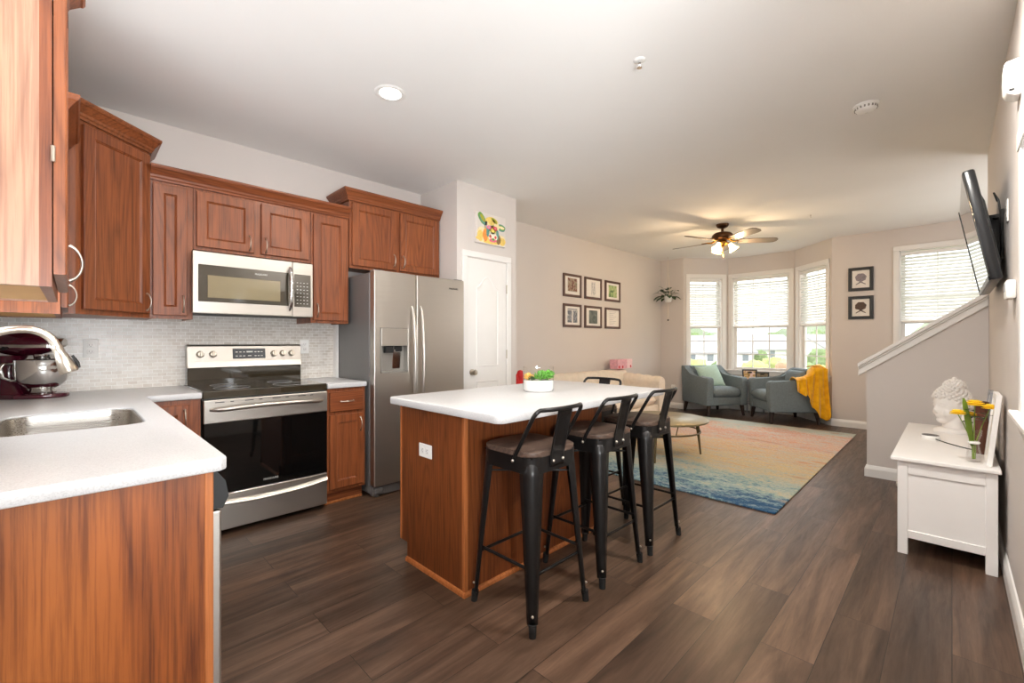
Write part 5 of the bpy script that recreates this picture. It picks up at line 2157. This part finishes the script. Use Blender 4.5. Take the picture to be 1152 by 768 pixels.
def photo(label, loc, rz, w, h, mat):
    r = thing('photo_frame', label, 'photo frame', loc, rz, 'two black photo frames on the side table')
    m = MB()
    m.M = Rx(-0.2)
    t, f = 0.014, 0.021
    m.box(-w / 2, -w / 2 + f, -t, 0, 0, h, 0.002).box(w / 2 - f, w / 2, -t, 0, 0, h, 0.002)
    m.box(-w / 2 + f, w / 2 - f, -t, 0, 0, f, 0.002).box(-w / 2 + f, w / 2 - f, -t, 0, h - f, h, 0.002)
    m.build('frame', M_framebl, r)
    m = MB()
    m.M = Rx(-0.2)
    m.box(-w / 2 + f, w / 2 - f, -0.008, -0.001, f, h - f)
    m.build('photograph', mat, r)
    m = MB()
    m.prism([(0.0, h * 0.8), (0.035, h * 0.75), (0.10, 0.0), (0.09, 0.0)], 'yz', -0.03, 0.03)
    m.build('easel_back', M_framebl, r)
    return r


photo('black photo frame with a pink snapshot on the side table, left one', (8.08, 2.405, 0.566), -PI / 2 + 0.62, 0.235, 0.19, M_ph1)
photo('black photo frame with a dark group snapshot on the side table, right one', (8.10, 2.225, 0.566), -PI / 2 + 0.35, 0.2, 0.155, M_ph2)

# coffee table
r = thing('coffee_table', 'round antique gold metal coffee table on the rug', 'coffee table', (4.5, 2.2, 0.0135))
m = MB()
m.lathe([(0.0, 0.383), (0.43, 0.383), (0.446, 0.376), (0.452, 0.381), (0.452, 0.392), (0.445, 0.397), (0.0, 0.397)], n=56)
m.build('table_top', M_goldtop, r, smooth=40)
for k in range(3):
    a = math.radians(-45 + 120 * k)
    c, s = math.cos(a), math.sin(a)
    m = MB()
    m.cyl((0.405 * c, 0.405 * s, 0.0), (0.36 * c, 0.36 * s, 0.385), 0.009, 0.019, 12)
    m.build('leg', M_goldleg, r, smooth=40)
MB().tube([(0.372 * math.cos(2 * PI * i / 48), 0.372 * math.sin(2 * PI * i / 48), 0.27) for i in range(48)], 0.009, 8, closed=True).build('ring_stretcher', M_goldleg, r, smooth=60)
m = MB()
for k in range(6):
    a = math.radians(-15 + 60 * k)
    m.cyl((0.372 * math.cos(a), 0.372 * math.sin(a), 0.27), (0.34 * math.cos(a + 0.12), 0.34 * math.sin(a + 0.12), 0.384), 0.006, n=8)
m.build('strut', M_goldleg, r, smooth=40)

# ------------------------------------------------------------------ white chest by the right wall
QX0, QX1, QY0, QY1, QT = 3.402, 4.87, -0.170, 0.225, 0.558
r = thing('storage_chest', 'white panelled storage chest against the right wall', 'chest', (4.1, 0.02, 0))
MB().box(QX0 - 0.018, QX1 + 0.018, QY0 - 0.012, QY1 + 0.03, QT - 0.022, QT, 0.005, 2).build('lid', M_chest, r, W=True)
for x in (QX0, QX1 - 0.045):
    for y in (QY0, QY1 - 0.045):
        MB().box(x, x + 0.045, y, y + 0.045, 0, QT - 0.022, 0.002).build('leg', M_chest, r, W=True)
for x, s in ((QX0, 1), (QX1, -1)):
    m = MB()
    xa = x + s * 0.010
    m.box(xa, xa + s * 0.012, QY0 + 0.045, QY1 - 0.045, 0.115, QT - 0.03)
    m.box(x + s * 0.003, x + s * 0.03, QY0 + 0.045, QY1 - 0.045, QT - 0.095, QT - 0.024, 0.002)
    m.box(x + s * 0.003, x + s * 0.03, QY0 + 0.045, QY1 - 0.045, 0.095, 0.14, 0.002)
    m.build('end_panel', M_chest, r, W=True)
m = MB().box(QX0 + 0.03, QX1 - 0.03, QY0 + 0.02, QY1 - 0.02, 0.10, QT - 0.024)
m.build('body', M_chest, r, W=True)
for i in range(3):
    x0 = QX0 + 0.05 + i * (QX1 - QX0 - 0.1) / 3
    x1 = QX0 + 0.05 + (i + 1) * (QX1 - QX0 - 0.1) / 3
    d = MB().door(x0 + 0.004, x1 - 0.004, 0.125, QT - 0.05, QY1 - 0.018, QY1 - 0.002).build('drawer', M_chest, r, W=True)
    k = MB()
    k.M = T((x0 + x1) / 2, QY1 - 0.002, 0.33) @ Rx(-PI / 2)
    k.lathe([(0, 0), (0.008, 0), (0.008, 0.012), (0.017, 0.018), (0.015, 0.026), (0, 0.028)], n=14)
    k.build('knob', M_nickel, d, smooth=50, W=True)

# plaster head
r = thing('plaster_bust', 'white plaster buddha head on the white chest', 'sculpture', (4.58, 0.0, QT), 2.2)
# local +X is the direction of the face
m = MB()


def skull(d):
    k = 1.0
    if d.x > 0:
        k += 0.02
    return k


hb = MB()
hb.sphere((0.0, 0, 0.22), (0.105, 0.085, 0.115), 28, 20)                              # cranium
hb.sphere((0.03, 0, 0.165), (0.075, 0.066, 0.095), 24, 16)                            # face mass
hb.sphere((0.062, 0, 0.09), (0.034, 0.034, 0.026), 16, 12)                             # chin
hb.cyl((-0.015, 0, 0.022), (-0.01, 0, 0.13), 0.066, 0.058, 24)                           # neck
hb.sphere((0.098, 0, 0.158), (0.018, 0.017, 0.016), 12, 10)                            # nose tip
hb.tube([(0.093, 0, 0.212), (0.102, 0, 0.185), (0.11, 0, 0.16)], [0.009, 0.011, 0.013], 10)
hb.sphere((0.09, 0, 0.127), (0.014, 0.026, 0.007), 14, 8)                              # lips
hb.sphere((0.088, 0, 0.116), (0.014, 0.022, 0.008), 14, 8)
for s in (-1, 1):
    hb.tube([(0.096, s * 0.008, 0.214), (0.092, s * 0.035, 0.222), (0.07, s * 0.062, 0.208)], [0.007, 0.008, 0.005], 8)     # brow
    hb.sphere((0.083, s * 0.032, 0.196), (0.014, 0.02, 0.011), 14, 8)                  # lowered eyelid
    hb.sphere((0.068, s * 0.042, 0.145), (0.025, 0.022, 0.028), 14, 10)                # cheek
    hb.tube([(-0.01, s * 0.086, 0.215), (-0.022, s * 0.095, 0.195), (-0.015, s * 0.092, 0.15), (-0.005, s * 0.085, 0.1), (0.0, s * 0.08, 0.085)],
            [0.012, 0.017, 0.013, 0.014, 0.01], 10)                                     # long ear
hd = hb.build('head', M_plaster, r)
md = hd.modifiers.new('remesh', 'REMESH')
md.mode = 'VOXEL'
md.voxel_size = 0.0045
md.use_smooth_shade = True
sm = hd.modifiers.new('soften', 'SMOOTH')
sm.iterations = 4
m = MB()
N = 0
for i in range(260):
    t = (i + 0.5) / 260
    z = 1 - 2 * t
    a = i * 2.399963
    d = Vector((math.sqrt(1 - z * z) * math.cos(a), math.sqrt(1 - z * z) * math.sin(a), z))
    p = Vector((d.x * 0.108, d.y * 0.09, 0.225 + d.z * 0.118))
    if p.z > 0.245 + 0.5 * max(0, d.x) * 0.02 or (d.x < -0.05 and p.z > 0.14) or (abs(d.y) > 0.5 and d.x < 0.25 and p.z > 0.215):
        m.sphere(p, 0.0125, 8, 6)
m.sphere((-0.015, 0, 0.335), (0.058, 0.054, 0.05), 18, 12)
for i in range(60):
    t = (i + 0.5) / 120
    z = 1 - 2 * t
    a = i * 2.399963
    d = Vector((math.sqrt(1 - z * z) * math.cos(a), math.sqrt(1 - z * z) * math.sin(a), z))
    m.sphere(Vector((-0.015 + d.x * 0.058, d.y * 0.054, 0.335 + d.z * 0.05)), 0.011, 8, 6)
m.sphere((-0.015, 0, 0.39), (0.014, 0.014, 0.018), 10, 8)
m.build('hair_curls', M_plaster, r, smooth=180)
m = MB()
m.lathe([(0.0, 0.0), (0.098, 0.0), (0.102, 0.008), (0.096, 0.022), (0.08, 0.03), (0.07, 0.034), (0, 0.034)], n=32)
m.build('base', M_plaster, r, smooth=50)

# smart puck with its lead
r = thing('speaker_puck', 'small round white and grey speaker puck on the white chest', 'speaker', (4.17, 0.105, QT))
MB().lathe([(0, 0), (0.046, 0), (0.05, 0.006), (0.05, 0.02), (0.047, 0.026), (0, 0.026)], n=32).build('body', M_white, r, smooth=40)
MB().cyl((0, 0, 0.026), (0, 0, 0.0285), 0.045, 0.043, 32).build('top_grille', M_display, r, smooth=40)
m = MB()
m.tube([(4.13, 0.078, QT + 0.008), (4.06, 0.03, QT + 0.004), (3.96, -0.04, QT + 0.004), (3.9, -0.1, QT + 0.004), (3.87, -0.165, QT + 0.004)], 0.003, 6)
m.build('power_cord', M_black, r, smooth=60, W=True)

# vase with yellow flowers
VX, VY = 3.515, -0.085
r = thing('bud_vase', 'pinched clear glass vase at the near corner of the chest', 'vase', (VX, VY, QT))
m = MB()
m.lathe([(0.0, 0.0), (0.034, 0.0), (0.036, 0.004), (0.03, 0.05), (0.021, 0.1), (0.019, 0.112), (0.023, 0.125), (0.031, 0.16), (0.034, 0.185),
         (0.032, 0.185), (0.029, 0.16), (0.0205, 0.125), (0.0165, 0.112), (0.0185, 0.1), (0.027, 0.05), (0.031, 0.01), (0.0, 0.008)], n=8)
m.build('glass', M_glass, r)
MB().lathe([(0.0, 0.105), (0.022, 0.105), (0.026, 0.112), (0.022, 0.119), (0, 0.119)], n=8).build('neck_collar', M_ceramic, r)


def flower(label, head, rad, nl=0):
    """cut flower standing in the vase; head in chest-local offset from the vase base"""
    r = thing('yellow_flower', label, 'flower', (VX, VY, QT), 0, 'yellow flowers in the clear vase')
    h = Vector(head)
    m = MB()
    m.tube([(0.004 * (1 if head[0] > 0 else -1), head[1] * 0.08, 0.02), (head[0] * 0.12, head[1] * 0.12, 0.112), h * 0.6 + Vector((0, 0, 0.04)), h - Vector((0, 0, 0.008))], 0.0022, 6)
    m.build('stem', M_stem, r, smooth=60)
    m = MB()
    for l, (k, L, el) in enumerate(((20, rad, -0.15), (20, rad * 0.95, 0.12), (17, rad * 0.82, 0.4), (13, rad * 0.66, 0.7), (9, rad * 0.5, 1.0), (5, rad * 0.4, 1.3))):
        for i in range(k):
            a = 2 * PI * i / k + l * 0.5
            m.M = T(*h) @ Rz(a) @ Ry(-el)
            m.sphere((L * 0.55, 0, 0.0015 * l), (L * 0.48, L * 0.17, 0.003), 6, 4)
    m.M = Matrix.Identity(4)
    m.sphere((h.x, h.y, h.z + 0.005), (rad * 0.6, rad * 0.6, rad * 0.4), 12, 8)
    m.build('petals', M_petal, r, smooth=180)
    if nl:
        m = MB()
        for i in range(nl):
            a = 2.1 * i + 0.3
            p = h * 0.62 + Vector((0, 0, 0.05 + 0.01 * i))
            leaf(m, p, (math.cos(a), math.sin(a), 0.3), 0.06, 0.013, 0.3)
        m.build('leaves', M_leaf, r, smooth=60)
    return r


def at_px(u, v, dist_off=0.0):
    s = (u - 576) / 495.0
    d = (VX + VY) * 0.70710678 + dist_off
    X = 0.70710678 * d * (1 + s)
    Y = 0.70710678 * d * (1 - s)
    return (X - VX, Y - VY, 1.226 + (384 - v) / 495.0 * d - QT)


flower('yellow flower leaning left out of the clear vase', (-0.055, 0.062, 0.275), 0.034)
flower('tallest yellow flower, upright in the middle of the clear vase', (0.004, -0.004, 0.325), 0.041, 5)
flower('yellow flower leaning right, towards the wall, in the clear vase', (0.055, -0.062, 0.305), 0.034, 3)
flower('lowest small yellow flower half hidden among the leaves in the clear vase', (0.03, 0.012, 0.262), 0.026, 4)
r = thing('leaf_blade', 'single broad upright green leaf in the clear vase', 'leaf', (VX, VY, QT))
m = MB()
vs, fs = [], []
for i in range(11):
    t = i / 10
    w_ = 0.012 * (0.5 + 0.9 * math.sin(PI * min(1, 0.1 + 0.75 * t))) * (1 if t < 0.95 else 0.5)
    c = Vector((-0.004 - 0.034 * t, 0.005 + 0.034 * t, 0.09 + 0.265 * t))
    e_ = Vector((0.7, -0.7, 0)) * w_
    vs += [c - e_, c + Vector((0.004, 0.004, 0)), c + e_]
for i in range(10):
    for j in range(2):
        fs.append((i * 3 + j, i * 3 + j + 1, (i + 1) * 3 + j + 1, (i + 1) * 3 + j))
m.add(vs, fs)
m.build('blade', M_stem, r, smooth=60, solid=0.0015)

r = thing('brown_bottle', 'slender brown vase behind the clear flower vase on the chest', 'vase', (3.835, -0.125, QT))
MB().lathe([(0, 0), (0.032, 0), (0.038, 0.01), (0.04, 0.08), (0.034, 0.16), (0.026, 0.22), (0.03, 0.30), (0.034, 0.31), (0.028, 0.31), (0.022, 0.22), (0, 0.2)], n=24).build('body', M_brownglass, r, smooth=50)


def leaning(label, x0, x1, yb, hgt, fmat, inner, fw, lean):
    r = thing('leaning_frame', label, 'picture', ((x0 + x1) / 2, yb, QT), PI)
    h = hgt
    w_ = x1 - x0
    m = MB()
    m.M = Rx(-lean)
    t = 0.022
    m.box(-w_ / 2, -w_ / 2 + fw, -t, 0, 0, h, 0.002).box(w_ / 2 - fw, w_ / 2, -t, 0, 0, h, 0.002)
    m.box(-w_ / 2 + fw, w_ / 2 - fw, -t, 0, 0, fw, 0.002).box(-w_ / 2 + fw, w_ / 2 - fw, -t, 0, h - fw, h, 0.002)
    m.build('frame', fmat, r)
    m = MB()
    m.M = Rx(-lean)
    m.box(-w_ / 2 + fw, w_ / 2 - fw, -0.014, -0.003, fw, h - fw)
    m.build('picture', inner, r)
    return r


leaning('white picture frame leaning on the right wall at the near end of the chest', 3.46, 3.72, -0.152, 0.385, M_chest, M_mat, 0.03, 0.095)
leaning('silver grey picture frame leaning behind the brown vase on the chest', 3.93, 4.17, -0.153, 0.36, M_greyframe, M_mat, 0.02, 0.095)

# ------------------------------------------------------------------ outdoors beyond the windows
GZ = -5.5
M_grass = plain('pale summer grass', (160, 168, 124), 0.95, var=0.15, nscale=0.2)
M_siding = plain('white house siding', (232, 231, 228), 0.7, var=0.03)
M_roof = plain('grey shingle roof', (176, 173, 173), 0.85, var=0.08)
M_wing = plain('dark house window glass', (140, 146, 150), 0.2)
M_treeA = plain('yellow green tree foliage', (188, 196, 128), 0.95, var=0.2, nscale=1.2)
M_treeB = plain('mid green tree foliage', (134, 152, 104), 0.95, var=0.25, nscale=1.2)
M_treeC = plain('rusty spring tree foliage', (204, 168, 138), 0.95, var=0.2, nscale=1.2)
M_trunk = plain('grey brown bark', (96, 80, 66), 0.9, var=0.15)
M_hill = plain('distant wooded ridge', (136, 148, 118), 0.95, var=0.2, nscale=0.08)
M_asph = plain('pale parking asphalt', (176, 174, 172), 0.9, var=0.05)
M_carw = plain('white car paint', (236, 236, 236), 0.25, coat=0.4)
M_tyre = plain('black tyre rubber', (28, 28, 28), 0.8)


def out(u, d):
    """point on the ground at depth d along picture column u"""
    s = (u - 576) / 495.0
    return (0.70710678 * d * (1 + s), 0.70710678 * d * (1 - s))


g = MB().box(9.5, 420, -160, 260, GZ - 0.4, GZ).build('lawn', M_grass)
g['kind'] = 'structure'


def ridge(name, d0, u0, u1, z0, seed):
    rng = random.Random(seed)
    n = 60
    vs, fs = [], []
    for i in range(n + 1):
        u = u0 + (u1 - u0) * i / n
        h = z0 + 3.2 * math.sin(i * 0.35 + seed) + 1.8 * math.sin(i * 0.9) + rng.uniform(-0.8, 0.8)
        for dd, hh in ((0, GZ), (14, h - 3.0), (26, h), (60, h * 0.4 - 3), (70, GZ)):
            x, y = out(u, d0 + dd)
            vs.append((x, y, hh))
    for i in range(n):
        for j in range(4):
            fs.append((i * 5 + j, i * 5 + j + 1, (i + 1) * 5 + j + 1, (i + 1) * 5 + j))
    m = MB()
    m.add(vs, fs)
    o = m.build(name, M_hill, None, smooth=60)
    o['kind'] = 'structure'


ridge('hills', 170, 640, 1120, 6.0, 2)
m = MB()
x, y = out(850, 52)
m.M = T(x, y, GZ) @ Rz(0.2)
m.box(-14, 14, -16, 16, 0, 0.04)
o = m.build('parking_lot', M_asph)
o['kind'] = 'structure'


def house(label, u, d, w, dep, wall_h, roof_h, rz, nwin):
    x, y = out(u, d)
    r = thing('house', label, 'house', (x, y, GZ), rz, 'white houses down the hill')
    b = MB()
    b.box(-w / 2, w / 2, -dep / 2, dep / 2, 0, wall_h)
    b.prism([(-dep / 2, wall_h), (dep / 2, wall_h), (0, wall_h + roof_h)], 'yz', -w / 2, w / 2)
    b.build('walls', M_siding, r)
    f = MB()
    ov = 0.4
    for s in (-1, 1):
        f.prism([(s * (dep / 2 + ov), wall_h - roof_h * ov / (dep / 2)), (0, wall_h + roof_h), (0, wall_h + roof_h + 0.25), (s * (dep / 2 + ov), wall_h - roof_h * ov / (dep / 2) + 0.25)], 'yz', -w / 2 - ov, w / 2 + ov)
    f.build('roof', M_roof, r)
    for lv in (1.0, 3.9):
        for i in range(nwin):
            xx = -w / 2 + w * (i + 0.5) / nwin
            q = MB().box(xx - 0.55, xx + 0.55, -dep / 2 - 0.06, -dep / 2 + 0.02, lv, lv + 1.4).build('window', M_siding, r)
            MB().box(xx - 0.47, xx + 0.47, -dep / 2 - 0.08, -dep / 2 - 0.05, lv + 0.08, lv + 1.32).build('pane', M_wing, q)
    for lv in (1.0, 3.9):
        q = MB().box(-w / 2 - 0.06, -w / 2 + 0.02, -0.6, 0.6, lv, lv + 1.4).build('window', M_siding, r)
        MB().box(-w / 2 - 0.08, -w / 2 - 0.05, -0.5, 0.5, lv + 0.08, lv + 1.32).build('pane', M_wing, q)
    q = MB().box(-0.55, 0.55, -dep / 2 - 0.05, -dep / 2, 0, 2.2).build('door', M_roof, r)
    return r


house('white house with a broad grey roof seen through the middle bay window', 842, 80, 12, 9, 5.4, 2.4, -0.75, 4)
house('white house seen through the right part of the middle bay window', 884, 102, 12, 9, 5.4, 2.2, -0.85, 3)
house('long white house seen through the left bay window', 790, 66, 11, 8, 5.2, 2.2, -0.62, 4)
house('white house seen through the right-hand bay window', 928, 80, 10, 8, 5.6, 2.2, -0.5, 3)


def tree(label, u, d, h, rad, mat, seed):
    rng = random.Random(seed)
    x, y = out(u, d)
    r = thing('tree', label, 'tree', (x, y, GZ), 0, 'trees down the hill')
    MB().tube([(0, 0, 0), (0.05, 0.05, h * 0.35), (0.0, 0.1, h * 0.7)], [0.16, 0.12, 0.05], 8).build('trunk', M_trunk, r, smooth=60)
    m = MB()
    for i in range(16):
        a = rng.uniform(0, 2 * PI)
        q = rng.uniform(0, 1)
        zz = h * (0.35 + 0.5 * q)
        rr = rad * (1 - 0.6 * abs(q - 0.35)) * rng.uniform(0.2, 0.7)
        s = rad * rng.uniform(0.32, 0.5)
        ph = rng.uniform(0, 6)
        m.sphere((rr * math.cos(a), rr * math.sin(a), zz), s, 14, 9,
                 lambda d, ph=ph: 1 + 0.14 * math.sin(9 * d.x + ph) * math.sin(8 * d.y + ph) + 0.1 * math.sin(13 * d.z + ph))
    m.build('crown', mat, r, smooth=60)
    return r


tree('yellow-green tree at the lower left of the middle bay window', 832, 40, 4.1, 1.7, M_treeA, 1)
tree('yellow-green tree at the centre of the middle bay window', 851, 46, 4.6, 2.0, M_treeA, 2)
tree('yellow-green tree right of centre in the middle bay window', 868, 57, 4.9, 1.5, M_treeA, 3)
tree('rusty orange tree at the right of the middle bay window', 887, 51, 4.8, 1.6, M_treeC, 4)
tree('green tree low in the left bay window', 787, 40, 4.0, 1.8, M_treeB, 5)
tree('green tree in the right-hand bay window', 915, 38, 4.8, 1.8, M_treeB, 6)
tree('small green tree low in the middle bay window by the parked cars', 878, 30, 3.2, 1.3, M_treeB, 7)
tree('yellow-green tree at the far side of the right-hand bay window', 927, 44, 4.4, 1.5, M_treeA, 8)
tree('tall distant green tree above the houses in the middle bay window', 870, 128, 9.5, 4.5, M_treeB, 9)
tree('tall distant green tree above the houses in the left bay window', 790, 120, 9.5, 4.5, M_treeB, 10)
tree('tall distant green tree behind the right-hand house', 920, 122, 10.5, 4.5, M_treeB, 12)


tree('yellow-green tree at the lower edge of the middle bay window, far left', 827, 33, 3.6, 1.3, M_treeA, 21)
tree('pale green tree beside the house in the left bay window', 781, 46, 5.0, 1.7, M_treeA, 22)
tree('mid green tree at the right edge of the left bay window', 809, 48, 4.8, 1.6, M_treeB, 23)
tree('mid green tree left of centre in the middle bay window', 853, 66, 5.6, 1.8, M_treeB, 24)


tree('bushy yellow-green tree low at the right of the middle bay window', 889, 36, 3.9, 1.4, M_treeA, 31)
tree('mid green tree low at the left of the left bay window', 779, 33, 3.5, 1.3, M_treeB, 32)
tree('tall green tree in front of the house in the right-hand bay window', 920, 56, 6.2, 1.8, M_treeB, 33)


def car(label, u, d, rz):
    x, y = out(u, d)
    r = thing('car', label, 'car', (x, y, GZ + 0.04), rz, 'white cars in the parking lot')
    m = MB()
    m.prism([(-2.1, 0.35), (2.1, 0.35), (2.15, 0.75), (1.9, 0.9), (1.1, 0.98), (0.5, 1.42), (-1.1, 1.45), (-1.9, 1.0), (-2.15, 0.9)], 'xz', -0.85, 0.85, 0.06, 2)
    m.build('body', M_carw, r, smooth=30)
    m = MB()
    for s in (-1, 1):
        m.prism([(0.95, 0.98), (0.45, 1.36), (-1.05, 1.38), (-1.7, 1.0)], 'xz', s * 0.84, s * 0.862)
    m.build('side_window', M_wing, r)
    for xx in (-1.35, 1.35):
        for s in (-1, 1):
            MB().cyl((xx, s * 0.7, 0.33), (xx, s * 0.9, 0.33), 0.33, n=20).build('wheel', M_tyre, r, smooth=40)
    return r


car('white parked car low in the middle bay window', 858, 36, 0.6)
car('white parked car low in the left bay window', 806, 37, 0.4)
car('white parked car right of the first in the middle bay window', 872, 41, 0.7)
